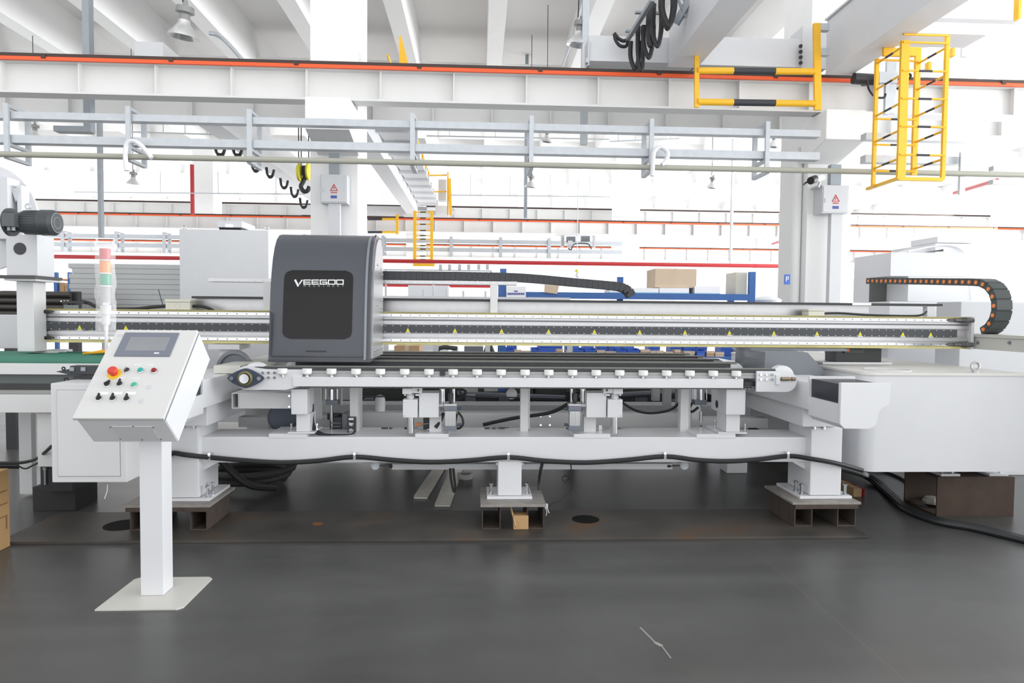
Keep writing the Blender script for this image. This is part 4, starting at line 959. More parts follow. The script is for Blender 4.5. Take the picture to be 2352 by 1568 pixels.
# motors and small equipment
t = thing('gear_motor', 'black gear motor behind the left hanging tube', 'motor', P(780, 1000, 5.15))
add('motor_body', MB().pb(757, 958, 785, 998, 5.15, .2, .006).cyl(P(770, 950, 5.25), P(770, 962, 5.25), .06, 18), BLKP, t)
add('cooling_fins', MB().pb(760, 970, 783, 973, 5.14, .02).pb(760, 978, 783, 981, 5.14, .02).pb(760, 986, 783, 989, 5.14, .02), DKG, t)
add('gear_head', MB().pb(785, 950, 798, 998, 5.14, .16, .004), DKG, t)
t = thing('valve_block', 'small black valve block with two chrome knobs on the left hanging tube', 'valve', P(808, 997, 4.98))
add('valve_body', MB().pb(798, 958, 816, 998, 4.97, .045, .004), BLKP, t)
add('valve_label', MB().pb(801, 960, 812, 964, 4.965, .004), PAPER, t)
for py in (973, 988): add('knob', MB().lathe(P(807, py, 4.968), (0, -1, 0), [(0, 0), (.016, 0), (.018, .012), (.012, .02), (0, .02)], 16), STEEL, t)
add('fan_motor', MB().cyl(P(650, 958, 5.35), P(650, 958, 5.6), .115, 28).cyl(P(650, 958, 5.33), P(650, 958, 5.36), .10, 28), NAVY, label='round dark blue motor disc under the left square tube arm', cat='motor')
add('air_filter', MB().lathe(P(873, 945, 5.6), (0, 0, 1), [(0, 0), (.042, 0), (.042, .10), (.03, .13), (0, .14)], 18), WH, label='white rounded air filter bowl behind the left lift unit', cat='filter')
add('air_filter', MB().lathe(P(1175, 898, 5.6)+V((0, 0, -.02)), (0, -1, 0), [(0, 0), (.045, 0), (.045, .02), (.01, .03), (0, .03)], 20), WH, label='white round disc cap below the conveyor left of the centre hanging tube', cat='cap')
t = thing('air_preparation_unit', 'pale regulator block with blue fittings behind the conveyor centre', 'regulator', P(1140, 897, 5.8))
add('regulator_body', MB().pb(1112, 885, 1144, 899, 5.8, .1, .004), WH2, t); add('blue_fitting', MB().pb(1144, 888, 1162, 899, 5.8, .1, .003), BLUEB, t)
add('regulator_body', MB().pb(1062, 885, 1098, 900, 5.8, .1, .004), WH2, t)
t = thing('valve_manifold', 'black valve with two orange plugs beside the left lift unit', 'valve', P(978, 990, 4.95))
add('manifold', MB().pb(972, 960, 988, 995, 4.98, .06, .003), BLKP, t)
for py in (974, 991): add('orange_plug', MB().cyl(P(957, py, 4.97), P(968, py, 4.97), .012, 10), ORD, t); 
add('metal_stem', MB().cyl(P(966, 974, 4.97), P(985, 972, 4.97), .006, 8).cyl(P(966, 991, 4.97), P(988, 985, 4.97), .006, 8), STEEL, t)
t = thing('sensor_rod', 'steel clamp rod right of the right lift unit', 'rod', P(1380, 990, 4.95))
add('rod', MB().cyl(P(1376, 985, 4.95), P(1400, 985, 4.95), .006, 8).pb(1375, 977, 1383, 991, 4.94, .03, .002), STEEL, t)
# dark equipment low behind the conveyor, its boxes widened to block light from behind
t = thing('rear_machinery', 'dark rear equipment with pipes seen through the gap under the conveyor', 'machine', (.2, 7.6, 0))
m = MB()
m.box(-2.6, .6, 7.3, 8.0, .42, .98).box(.62, 2.7, 7.35, 8.0, .42, .96)
add('dark_backdrop', m, mat('dark_background_machine', (.05, .052, .05), .6, var=.4, scale=3), t)
add('pipe_run', MB().tube(T((840, 960, 7.1), (1000, 950, 7.1), (1200, 955, 7.1), (1500, 950, 7.1)), .05, 8), BLKP, t); add('pipe_run', MB().tube(T((1050, 905, 7.2), (1300, 915, 7.2), (1560, 900, 7.2)), .035, 8), DKG, t)
for k_ in range(14): px = 600+78*k_; add('machine_bracket', MB().pb(px, 896+(k_*37 % 30), px+18+(k_*53 % 26), 950+(k_*29 % 34), 7.0+(k_ % 3)*.08, .15, .004), (DKG, BLKP, GALVD, GREYP)[(k_ % 4) % 3], t)
for x in (-2.4, -.8, 1.0, 2.5): add('leg', MB().box(x, x+.1, 7.5, 7.6, 0, .42), BLKP, t)
add('roller_stack', MB().cyl(P(1470, 905, 7.4), P(1470, 950, 7.4), .06, 12).cyl(P(1446, 925, 7.4), P(1456, 945, 7.4), .06, 12), mat('olive_dark_metal', (.10, .10, .08), .5), t)
# cables under the conveyor
def cable(pts, r, label, sm=6, m_=BLK):
    return add('cable', MB().tube(T(*pts), r, 8, smooth=sm), m_, label=label, cat='cable')
cable([(716, 928, 4.93), (716, 960, 4.9), (722, 985, 4.88), (740, 998, 4.86), (760, 1001, 4.86), (800, 1001, 4.88), (812, 998, 4.93)], .016, 'thick black cable curling from the left support down to the beam pad')
cable([(1052, 946, 4.85), (1062, 960, 4.83), (1063, 975, 4.83), (1053, 984, 4.84), (1046, 975, 4.86), (1050, 950, 4.88)], .008, 'black air hose looped beside the left air cylinder')
cable([(1110, 975, 5.3), (1180, 960, 5.25), (1260, 948, 5.2), (1300, 930, 5.1), (1318, 915, 5.0)], .014, 'black cable rising to the right lift unit behind the centre hanging tube')
cable([(1018, 950, 4.95), (1012, 965, 4.9), (1000, 982, 4.88)], .014, 'short black hose between the left lift unit and its air cylinder')
cable([(1430, 925, 5.0), (1462, 943, 5.2), (1500, 948, 5.3), (1545, 938, 5.3), (1575, 905, 5.2)], .01, 'black hose sagging right of the right lift unit')
cable([(1590, 925, 5.1), (1582, 940, 5.1), (1590, 945, 5.1), (1604, 935, 5.1)], .01, 'small black hose loop beside the right vertical cylinder')
cable([(824, 909, 5.3), (850, 911, 5.4), (884, 910, 5.5)], .006, 'thin black cable to the white filter bowl')
cable([(1054, 895, 5.1), (1062, 905, 5.1), (1090, 911, 5.3), (1195, 913, 5.4)], .006, 'thin black cable left of the centre hanging tube')
cable([(1048, 918, 5.0), (1060, 912, 5.0), (1070, 900, 5.0), (1060, 893, 5.0)], .010, 'black hose arching behind the left air cylinder')
# ================= BLACK CABLE ALONG THE FRAME =================
pts = [(388, 1046, 4.72), (400, 1040, 4.71), (425, 1044, 4.70), (480, 1050, 4.76), (560, 1057, 4.77), (645, 1062, 4.77), (730, 1058, 4.77), (814, 1049, 4.77), (900, 1056, 4.77), (990, 1061, 4.77), (1080, 1057, 4.77), (1168, 1050, 4.74), (1250, 1058, 4.75), (1345, 1062, 4.77), (1440, 1056, 4.77), (1528, 1048, 4.77), (1600, 1056, 4.77), (1670, 1059, 4.77), (1740, 1055, 4.77), (1811, 1047, 4.77), (1860, 1053, 4.70), (1922, 1064, 4.70), (1980, 1080, 4.8)]
t = thing('cable', 'thick black cable clipped in sagging waves along the white frame beam', 'cable', P(1176, 1062, 4.77))
add('cable_run', MB().tube(T(*pts), .017, 10, smooth=4), BLK, t)
for px, py in ((480, 1050), (814, 1049), (1168, 1049), (1528, 1048), (1811, 1047)):
    Yk = 4.755 if px != 1168 else 4.725
    m = MB().pb(px-3, py-6, px+3, py+7, Yk-.01, .006).pb(px-3, py-8, px+3, py-5, Yk-.01, .05); m.cyl(P(px, py-7, Yk-.012), P(px, py-7, Yk), .010, 8)
    add('cable_clip', m, STEEL, t)
# ================= LINEAR GANTRY =================
GY0 = 5.5
def zg(py, Y=GY0): return P(1176, py, Y).z
gxa = P(60, 750, GY0).x; gxb = P(2230, 765, GY0).x
t = LG = thing('linear_gantry', 'long aluminium gantry beam with linear rails, dark belt strip and yellow warning stickers', 'gantry', ((gxa+gxb)/2, GY0+.1, zg(793)))
m = MB(); m.box(gxa, gxb, GY0+.03, GY0+.2, zg(793), zg(719)); m.box(gxa, gxb, GY0+.012, GY0+.03, zg(735), zg(731)); m.box(gxa, gxb, GY0+.008, GY0+.03, zg(746.5), zg(739)); m.box(gxa, gxb, GY0+.008, GY0+.03, zg(776), zg(768))
m.box(gxa, gxb, GY0+.018, GY0+.03, zg(779), zg(776.5)); m.m(1).box(gxa, gxb, GY0+.02, GY0+.03, zg(738.5), zg(735.5))
add('beam_body', m, [ALU, DKG], t)
for k, (a, b) in enumerate(((722.5, 730), (779.5, 787))):
    m = MB(); m.box(gxa+.2, gxb-.2, GY0, GY0+.03, zg(b), zg(a), .002); m.m(1)
    x = gxa+.25
    while x < gxb-.22:
        m.cyl((x, GY0, (zg(a)+zg(b))/2), (x, GY0-.002, (zg(a)+zg(b))/2), .005, 8); x += .0757
    add('linear_rail', m, [STEEL, DKG], t)
add('edge_film', MB().box(gxa, gxb, GY0+.005, GY0+.05, zg(722.3), zg(718.5)).box(gxa, gxb, GY0-.01, GY0+.06, zg(719.2), zg(718.2)), YTAPE, t, label='yellowed protective film on the upper edge')
add('edge_film', MB().box(gxa, gxb, GY0-.005, GY0+.06, zg(793.5), zg(787.5)), YTAPE, t, label='yellowed protective film on the lower edge')
m = MB(); sx_a = gxa+.01; m.box(sx_a, gxb-.12, GY0-.004, GY0+.03, zg(766), zg(748), .002); m.m(1)
x = sx_a+.06
while x < gxb-.15:
    for py in (750.2, 763.8): z = zg(py); m.box(x-.004, x+.004, GY0-.006, GY0-.003, z-.0025, z+.0025)
    x += .0615
add('motor_strip', m, [mat('dark_motor_strip', (.055, .06, .068), .5, var=.1), DOTW], t)
for px, pyb in ((76, 0), (184, 0), (290, 0), (937, 0), (1045, 0), (1152, 0), (1260, 0), (1365, 0), (1469, 0), (1573, 0), (1675, 0), (1777, 0), (1876, 0), (1975, 0), (2073, 0), (2137, 0)):
    x = P(px, 758, GY0).x; z = zg(764.2)
    m = MB().prism([(x-.017, GY0-.005, z), (x+.017, GY0-.005, z), (x, GY0-.005, z+.034)], (0, -.002, 0)); m.m(1).box(x-.02, x+.022, GY0-.008, GY0-.005, z-.010, z-.003)
    add('warning_label', m, [SYEL, PAPER], t, label='yellow triangle sticker with white strip')
add('end_plate', MB().box(gxb-.012, gxb+.012, GY0-.02, GY0+.22, zg(794.5), zg(717)), GREYP, t); add('end_plate', MB().box(gxa-.012, gxa+.004, GY0-.02, GY0+.22, zg(794.5), zg(717)), GREYP, t)
for x, s, mm in ((gxa, 1, BLKP), (gxb, -1, mat('gunmetal_damper', (.2, .2, .2), .35, .7))):
    for py in (725.5, 783.5):
        z = zg(py); d = MB().cyl((x, GY0-.02, z), (x+s*.09, GY0-.02, z), .02, 16).cyl((x+s*.09, GY0-.02, z), (x+s*.16, GY0-.02, z), .014, 14).cyl((x+s*.16, GY0-.02, z), (x+s*.2, GY0-.02, z), .007, 10)
        d.cyl((x+s*.05, GY0-.02, z), (x+s*.07, GY0-.02, z), .026, 12)
        add('end_damper', d, mm, t)
# plate and dark strip over the beam
bxa = P(440, 700, 5.62).x; bxb = P(2165, 715, 5.62).x
def zh(py): return P(1176, py, 5.66).z
t = thing('gantry_cover_tray', 'bright metal back plate with a long black strip running above the gantry beam', 'tray', ((bxa+bxb)/2, 5.7, zh(719)))
add('back_plate', MB().box(bxa, P(2000, 705, 5.66).x, 5.69, 5.705, zg(719)-.0, zh(692)), ALU, t)
add('black_strip', MB().box(bxa, bxb, 5.62, 5.80, zh(693), zh(687.5)), BLKP, t)
add('support_angle', MB().box(P(2130, 715, 5.6).x, P(2146, 715, 5.6).x, 5.6, 5.66, zg(718), zh(694)), GREYP, t)
add('film_strip', MB().box(P(1960, 697, 5.6).x, P(2004, 697, 5.6).x, 5.615, 5.62, zh(693), zh(687.5)+.003), PAPER, t)
# tray rail with posts carrying the chain
ty0 = 5.55
t = thing('chain_carrier_rail', 'light metal rail on two posts above the gantry, carrying the black cable chain', 'rail', (P(830, 700, ty0).x, ty0, zg(719)))
zr1 = P(830, 642, ty0).z; zr0 = P(830, 650.5, ty0).z
ra = P(477, 645, ty0).x; rb = P(1188, 649, ty0).x
m = MB().box(ra, rb, ty0, ty0+.12, zr0, zr1, .002); m.m(1)
x = ra+.05
while x < rb: m.cyl((x, ty0, (zr0+zr1)/2), (x, ty0-.002, (zr0+zr1)/2), .006, 8); x += .0635
add('rail', m, [ALU, DOTW], t)
for a, c in ((604, 622), (1126, 1143)): add('post', MB().pb(a, 650, c, 717, ty0-.012, .10, .003, z0=zg(719), z1=zr0), WH2, t)
# black cable chain
def chain(name, label, cl, wv_, th, link, body, pins=None, pinmat=None, gap=.12):
    wv_ = V(wv_); wy = wv_.length; wn_ = wv_.normalized()
    t = thing(name, label, 'cable chain', cl[0])
    pts = []
    for i in range(len(cl)-1):
        p0 = cl[max(i-1, 0)]; p1 = cl[i]; p2 = cl[i+1]; p3 = cl[min(i+2, len(cl)-1)]
        for j in range(24):
            u = j/24; pts.append(.5*((2*p1)+(p2-p0)*u+(2*p0-5*p1+4*p2-p3)*u*u+(3*p1-p0-3*p2+p3)*u**3))
    pts.append(cl[-1]); L = [0]
    for a, b in zip(pts[:-1], pts[1:]): L.append(L[-1]+(b-a).length)
    n = int(L[-1]/link)
    def at(s):
        for i in range(len(L)-1):
            if L[i+1] >= s: return pts[i].lerp(pts[i+1], (s-L[i])/max(1e-6, L[i+1]-L[i]))
        return pts[-1]
    m = MB(); pm = MB()
    for k in range(n):
        a = at(k*link); b = at((k+1)*link); d = b-a
        m.bar(a-d*.08+wv_/2, b-d*gap+wv_/2, wy, th, wn_.cross(d.normalized()))
        m.bar(a+wv_/2, b+wv_/2, wy*.94, th*.84, wn_.cross(d.normalized()))
        if pins:
            q = a.lerp(b, .5); pm.cyl(q+wn_*.002, q-wn_*.006, pins, 12)
    add('chain_links', m, body, t)
    if pins: add('link_pins', pm, pinmat, t, label='orange round link pins')
    else: pm.bm.free()
    return t
chain('cable_chain', 'black cable chain sagging from the dark cover to the gantry strip', T((868, 631.5, 5.58), (960, 632.5, 5.58), (1060, 633.5, 5.58), (1170, 636, 5.58), (1240, 640.5, 5.58), (1320, 648, 5.58), (1400, 655, 5.58), (1430, 659, 5.58), (1446, 668, 5.58), (1453, 680, 5.58), (1456, 691, 5.58)), (0, .12, 0), .068, .045, mat('chain_black', (.035, .037, .042), .5, var=.2))
# junction boxes
def jbox(a, b, c, d, label, knock=True):
    Y = 5.5
    p = P((a+c)/2, d, Y); z0 = zg(718.2)
    t = thing('junction_box', label, 'junction box', (p.x, Y+.06, z0))
    x0 = P(a, d, Y).x; x1 = P(c, d, Y).x; zt_ = p.z+(P((a+c)/2, b, Y).z-p.z)
    h = P((a+c)/2, b, Y).z-p.z
    add('box_body', MB().box(x0+.005, x1-.035, Y+.01, Y+.13, z0, z0+h*.72, .004), CREAM, t)
    add('lid', MB().box(x0, x1-.03, Y+.005, Y+.14, z0+h*.72, z0+h, .005), CREAM, t)
    if knock: add('knockout', MB().ring(((x0+x1)/2-.015, Y+.01, z0+h*.36), (0, 1, 0), .02, .002, 20, 6), CREAM, t)
    return z0+h*.35, x0, x1
z_, xa_, xb_ = jbox(377, 689, 446, 713, 'cream junction box on the gantry beam below the big grey cabinet')
add('cable', MB().tube([P(188, 692, 5.55), P(205, 696, 5.55), P(222, 704, 5.56), P(260, 709, 5.56), P(310, 709, 5.56), P(350, 705, 5.56), V((xa_+.005, 5.56, z_))], .014, 8, smooth=5), BLK, label='black cable entering the left junction box from the left', cat='cable')
add('cable', MB().tube([V((xb_-.035, 5.56, z_)), V((xb_+.03, 5.56, z_-.0)), V((xb_+.1, 5.56, z_-.02)), V((xb_+.14, 5.56, z_-.045))], .012, 8, smooth=5), BLK, label='short black cable leaving the left junction box to the right', cat='cable')
add('antenna_wire', MB().tube(T((374, 700, 5.55), (369, 683, 5.55), (364, 664, 5.55)), .003, 6), BLK, label='thin black whip wire standing left of the left junction box', cat='wire')
z_, xa_, xb_ = jbox(1857, 708, 1905, 723, 'cream junction box on the gantry beam near its right end', False)
add('cable', MB().tube([V((xb_-.035, 5.56, z_)), P(1930, 719, 5.56), P(1990, 723, 5.56), P(2060, 725, 5.56), P(2105, 725, 5.56), P(2122, 721, 5.56), P(2128, 716, 5.58)], .009, 8, smooth=5), BLK, label='black cable lying on the gantry from the right junction box', cat='cable')
t = thing('limit_sensor', 'small grey sensor block with chrome screws at the left on the gantry', 'sensor', (P(166, 715, 5.52).x, 5.55, zg(718)))
add('bracket', MB().pb(146, 700, 172, 716, 5.53, .05, .002, z0=zg(718.2)), DKG, t); add('sensor_head', MB().pb(141, 691, 192, 697, 5.52, .04, .003).pb(144, 696, 150, 701, 5.53, .03), BLKP, t)
m = MB()
for px in (141, 148, 156): m.cyl(P(px, 690, 5.53), P(px, 693, 5.53), .008, 8)
add('screw', m, STEEL, t)
# gantry feet
add('support_bracket', MB().prism([(2.21, 5.18, .97), (2.62, 5.18, .97), (2.70, 5.18, 1.08), (2.56, 5.18, zg(793.7)-.02), (2.22, 5.18, zg(793.7)-.02)], (0, .6, 0), .004).box(2.2, 3.0, 5.4, 5.78, zg(793.7)-.022, zg(793.7)-.002), DKG, LG, label='slate grey bracket carrying the right part of the gantry beam')
zq = zg(793.7)-.002
add('bracket_plate', MB().box(-2.1, -1.86, 5.42, 5.74, zq-.04, zq).box(-2.03, -1.93, 5.46, 5.7, 1.052, zq-.04), GREYP, LG)
add('hub', MB().lathe((-1.90, 5.45, 1.055), (0, -1, 0), [(0, 0), (.14, 0), (.14, .03), (.115, .035), (.105, .01), (0, .01)], 28), DKG, LG)
add('grey_housing', MB().box(-1.75, -1.25, 5.9, 6.5, .90, 1.24, .01), WH2, label='plain grey housing behind the left end of the conveyors, under the gantry', cat='housing')
add('guide_bar', MB().box(-1.90, -1.71, 5.0, 6.4, 1.052, 1.11, .003), mat('off_white_plastic_bar', (.66, .65, .60), .5, var=.03), label='thick off-white plastic bar beside the left end of the conveyor', cat='bar')

# ================= DARK CARRIAGE COVER =================
SX0 = P(616, 828, 4.9).x; SX1 = P(850, 829, 4.9).x
t = CC = thing('carriage_cover', 'dark slate machine cover with curved top and a smoked window bearing white lettering', 'machine cover', ((SX0+SX1)/2, 5.2, 1.152))
prof = [(4.90, 1.152), (4.915, 1.25), (4.935, 1.45), (4.96, 1.65), (4.985, 1.77), (5.02, 1.88), (5.065, 1.965), (5.12, 2.03), (5.19, 2.07), (5.27, 2.085)]
def yf(z):
    for (y0, z0), (y1, z1) in zip(prof[:-1], prof[1:]):
        if z0 <= z <= z1: return y0+(y1-y0)*(z-z0)/(z1-z0)
    return prof[0][0]
side = prof+[(5.44, 2.085), (5.44, 1.152)]
# shell with a slightly recessed front skin and raised right rim
def ext(m, x0, x1, pr): return m.prism([(x0, y, z) for y, z in pr], (x1-x0, 0, 0))
add('shell', ext(MB(), SX0, SX1-.012, side), SLATE, t, sharp=25)
inner = [(y+.012, z) for y, z in prof]
rim = prof+[(p[0]+.028, p[1]-.012) for p in prof[::-1]]
rim = [(y-.012, z) for y, z in prof]+[(y+.03, z) for y, z in prof[::-1]]
mr = MB()
for (y0, z0), (y1, z1) in zip(prof[:-1], prof[1:]):
    for xa, xb in ((SX1-.045, SX1-.028),): mr.hexa([(xa, y0-.01, z0), (xb, y0-.01, z0), (xb, y0+.02, z0), (xa, y0+.02, z0), (xa, y1-.01, z1), (xb, y1-.01, z1), (xb, y1+.02, z1), (xa, y1+.02, z1)])
add('edge_trim', mr, mat('slate_edge_highlight', (.22, .24, .27), .25, .3), t, label='lighter ridge along the right edge')
ms = MB()
for (y0, z0), (y1, z1) in zip(prof[:-1], prof[1:]):
    xa, xb = SX1-.014, SX1; ms.hexa([(xa, y0-.006, z0), (xb, y0-.006, z0), (xb, y0+.08, z0), (xa, y0+.08, z0), (xa, y1-.006, z1), (xb, y1-.006, z1), (xb, y1+.08, z1), (xa, y1+.08, z1)])
ms.box(SX1-.014, SX1, 5.2, 5.44, 2.0, 2.085)
add('side_rim', ms, SLATE, t)
add('lower_door_lip', MB().box(SX0+.02, SX1-.05, 4.890, 4.905, 1.185, 1.192).box(SX0, SX1, 4.885, 5.0, 1.146, 1.165, .003).box(SX0+.012, SX0+.02, 4.893, 4.92, 1.19, 1.5), SLATE, t)
add('handle_slot', MB().pb(702, 805, 749, 807.5, 4.903, .01), BLKP, t)
mp_ = MB().prism([(SX1-.004, y, z) for y, z in [(4.96, 1.17)]+[(p[0]+.05, p[1]-.02) for p in prof[2:]]+[(5.40, 2.06), (5.46, 2.0), (5.5, 1.9), (5.5, 1.17)]], (.012, 0, 0))
add('side_panel', mp_, ALU, t, label='brushed metal side panel')
m = MB()
for y, z in ((5.2, 1.86), (5.38, 1.84), (5.2, 1.56), (5.38, 1.54), (5.1, 1.22), (5.25, 1.225), (5.42, 1.23), (5.47, 1.8), (5.47, 1.6), (5.47, 1.4), (5.47, 1.3)): m.cyl((SX1+.008, y, z), (SX1+.014, y, z), .009, 10)
add('panel_screw', m, STEEL, t)
# window on the sloping front
Aq = [(653, 620), (810, 620), (806, 778), (648, 778)]
wx0 = P(650, 700, 4.94).x; wx1 = P(809, 700, 4.94).x; wz1 = P(730, 620, 4.96).z; wz0 = P(730, 778, 4.93).z
def planey(z): return 4.935+(4.985-4.935)*(z-1.45)/.32 if z > 1.45 else yf(z)
R = .055
cor = []
for cx_, cz_, a0 in ((wx1-R, wz1-R, 0), (wx0+R, wz1-R, 90), (wx0+R, wz0+R, 180), (wx1-R, wz0+R, 270)): cor += arc(cx_, cz_, R, a0, a0+90, 8)
ya = yf(wz0)-.004; yb2 = yf(wz1)-.004
fy = lambda z: ya+(yb2-ya)*(z-wz0)/(wz1-wz0)-.004
fy = lambda z: yf(z)-.005
wm = MB(); NS = 40
rows_w = []
for i in range(NS+1):
    z = wz0+(wz1-wz0)*i/NS; e = 0
    if z < wz0+R: e = R-sqrt(max(0, R*R-(wz0+R-z)**2))
    if z > wz1-R: e = R-sqrt(max(0, R*R-(z-wz1+R)**2))
    rows_w.append([wm.bm.verts.new((wx0+e, fy(z), z)), wm.bm.verts.new((wx1-e, fy(z), z)), wm.bm.verts.new((wx1-e, fy(z)+.02, z)), wm.bm.verts.new((wx0+e, fy(z)+.02, z))])
for A_, B_ in zip(rows_w[:-1], rows_w[1:]):
    for k in range(4): wm._f([A_[k], A_[(k+1) % 4], B_[(k+1) % 4], B_[k]])
wm._f(rows_w[0][::-1]); wm._f(rows_w[-1])
WD = add('window', wm, BLKG, t, label='smoked black rounded window')
# logo strokes
LW = mat('white_logo_paint', (.75, .75, .75), .5, var=0)
def lp(u, v):   # u,v in the zoomed frame of the lettering (px*7.84)
    px = 640+u/7.84; py = 600+v/7.84; z = P(px, py, 4.95).z; q = P(px, py, fy(z)); return V((q.x, fy(q.z)-.0015, q.z))
def stroke(m, a, b, w_):
    a = lp(*a); b = lp(*b); m.bar(a, b, .0012, w_, (a-b).normalized().cross(V((0, 1, 0))))
lm = MB(); sw = .0076
def poly_(pts_, w_=sw):
    for a, b in zip(pts_[:-1], pts_[1:]):
        dx_ = b[0]-a[0]; dy_ = b[1]-a[1]; L_ = hypot(dx_, dy_) or 1; e = 6
        stroke(lm, (a[0]-dx_/L_*e, a[1]-dy_/L_*e), (b[0]+dx_/L_*e, b[1]+dy_/L_*e), w_)
poly_([(298, 335), (354, 445)], .014); poly_([(424, 337), (372, 408)], .009)
poly_([(576, 337), (456, 337), (456, 410), (576, 410)]); poly_([(470, 375), (566, 375)])
poly_([(722, 337), (604, 337), (604, 410), (722, 410)]); poly_([(617, 375), (712, 375)])
poly_([(864, 337), (750, 337), (750, 410), (868, 410), (868, 375), (785, 375)])
for o_ in (898, 1045): poly_([(o_, 410), (o_, 337), (o_+118, 337), (o_+118, 410), (o_, 410)])
add('lettering', lm, LW, WD, label='white VEEGOO lettering')
def text_mesh(s, size, ext_=.0006):
    cu = bpy.data.curves.new('t', 'FONT'); cu.body = s; cu.size = size; cu.extrude = ext_; cu.align_x = 'CENTER'; cu.resolution_u = 2
    ob = bpy.data.objects.new('t', cu); COL.objects.link(ob); dg = bpy.context.evaluated_depsgraph_get()
    me = bpy.data.meshes.new_from_object(ob.evaluated_get(dg)); bpy.data.objects.remove(ob); return me
sm_ = MB()
for k, ch in enumerate('MACHINERY'):
    me = text_mesh(ch, .022); p = lp(470+86*k, 461); base = len(sm_.bm.verts)
    sm_.bm.from_mesh(me); sm_.bm.verts.ensure_lookup_table()
    for v in sm_.bm.verts[base:]: x, y, z = v.co; v.co = V((p.x+x, p.y-.001+z, p.z+y))
    bpy.data.meshes.remove(me)
add('small_lettering', sm_, mat('grey_logo_paint', (.42, .42, .42), .5, var=0), WD, label='small spaced grey letters under the big word')
# roller head under the cover
add('carriage_foot', MB().cyl((P(634, 832, 5.0).x, 5.0, 1.1455), (P(634, 832, 5.0).x, 5.0, 1.153), .05, 20), STEEL, t)

# ================= RIGHT HAND MACHINE =================
rz0, rz1 = .375, 1.10
t = thing('washing_machine_body', 'large white enamelled machine body with rounded left corner, at the right edge', 'machine', (3.4, 6, rz0))
x0, x1, y0, y1 = 2.811, 4.03, 4.8, 7.44
oc = [(x0+.09*(1-cos(radians(a))), y0+.09*(1-sin(radians(a)))) for a in range(0, 91, 15)]
add('body', MB().prism([(x, y, rz0) for x, y in oc+[(x1, y0), (x1, y1), (x0, y1)]], (0, 0, rz1-.02-rz0)), WH, t, sharp=40)
oc2 = [(x0-.008+.09*(1-cos(radians(a))), y0-.01+.09*(1-sin(radians(a)))) for a in range(0, 91, 15)]
add('top_plate', MB().prism([(x, y, rz1-.02) for x, y in oc2+[(x1+.01, y0-.01), (x1+.01, y1), (x0-.008, y1)]], (0, 0, .02), .003), mat('warm_white_top', (.74, .73, .70), .4, var=.03), t)
add('hatch_rim', MB().ring((3.12, 5.05, rz1+.002), (0, 0, 1), .16, .006, 32, 6), WH2, t)
add('side_catch', MB().box(x0-.02, x0, 6.3, 6.36, 1.0, 1.02).box(x0-.03, x0-.01, 6.32, 6.34, .98, 1.04), BLKP, t)
ep = P(2240, 845, 4.86)
t2 = thing('eye_bolt', 'steel lifting eye bolt on the front edge of the large white machine', 'eye bolt', (ep.x, 4.86, rz1))
add('ring', MB().ring((ep.x, 4.86, rz1+.045), (0, 1, 0), .031, .009, 28, 10), mat('satin_steel', (.5, .5, .49), .35, .7), t2)
add('collar', MB().cyl((ep.x, 4.86, rz1), (ep.x, 4.86, rz1+.012), .022, 18), GALV, t2)
# rusty box beam and feet
bx0, bx1 = 3.478, 4.085; by0, by1 = 4.95, 5.35
zt_ = .30
t = thing('rusty_box_beam', 'brown rusty box beam on the floor, supporting the large white machine', 'box beam', ((bx0+bx1)/2, 5.15, 0))
m = MB(); w_ = .012
m.box(bx0, bx1, by0, by0+w_, 0, zt_).box(bx0, bx1, by1-w_, by1, 0, zt_).box(bx0, bx1, by0+w_, by1-w_, 0, w_).box(bx0, bx1, by0+w_, by1-w_, zt_-w_, zt_)
add('box_section', m, mat('deep_brown_rust', (.058, .036, .025), .7, .1, var=.35, scale=9, bump=.2), t)
t = thing('levelling_jack', 'white levelling feet with bolts between the rusty box beam and the white machine', 'jack', (3.8, 5.1, zt_))
for a in (3.52, 3.90): add('foot_pad', MB().box(a, a+.15, 4.97, 5.33, zt_, zt_+.018, .002), WH, t)
add('bridge_plate', MB().box(3.60, 4.0, 5.0, 5.3, zt_+.018+.02, zt_+.018+.034).box(3.66, 3.72, 5.02, 5.28, zt_+.05, rz0).box(3.92, 3.98, 5.02, 5.28, zt_+.05, rz0), WH, t)
for x, y in ((3.56, 5.02), (3.62, 4.99), (3.645, 5.1), (4.02, 5.02), (4.03, 5.1)): bolt(x, y, zt_+.018, t, .05, .011)
t = thing('support_stand', 'hidden rear stand of the large white machine', 'stand', (3.3, 7, 0))
add('stand_beam', MB().box(2.95, 3.9, 7.0, 7.3, 0, rz0, .01), RUST, t)
p = G(2125, 1158, 0)
t = thing('metal_disc', 'round pale metal disc lying on the floor left of the rusty box beam', 'disc', G(2135, 1155))
pc = G(2140, 1158, 0); add('disc', MB().lathe(pc, (0, 0, 1), [(0, 0), (.15, 0), (.16, .012), (.15, .022), (.14, .03), (0, .03)], 32), STEEL, t)
add('stone_chip', MB().lathe(pc+V((.0, .0, .03)), (0, 0, 1), [(0, 0), (.07, 0), (.05, .03), (0, .035)], 7), mat('pale_stone', (.5, .48, .42), .9), label='pale lump lying on the round metal disc', cat='lump')
a = G(1925, 1092, .04); b = G(1978, 1130, .04)
t = thing('timber_block', 'light wooden timber on the floor right of the right machine leg', 'timber', ((a+b)/2).to_tuple())
d_ = (b-a).normalized()
add('timber', MB().bar(V((b.x-.03, b.y+.75, .035)), V((b.x-.03, b.y, .035)), .07, .07, (0, 0, 1), .003), WOOD, t)
add('taped_end', MB().bar(V((b.x+.02, b.y+.75, .035)), V((b.x+.02, b.y, .035)), .02, .07), REDD, t, label='dark red strip along the timber')
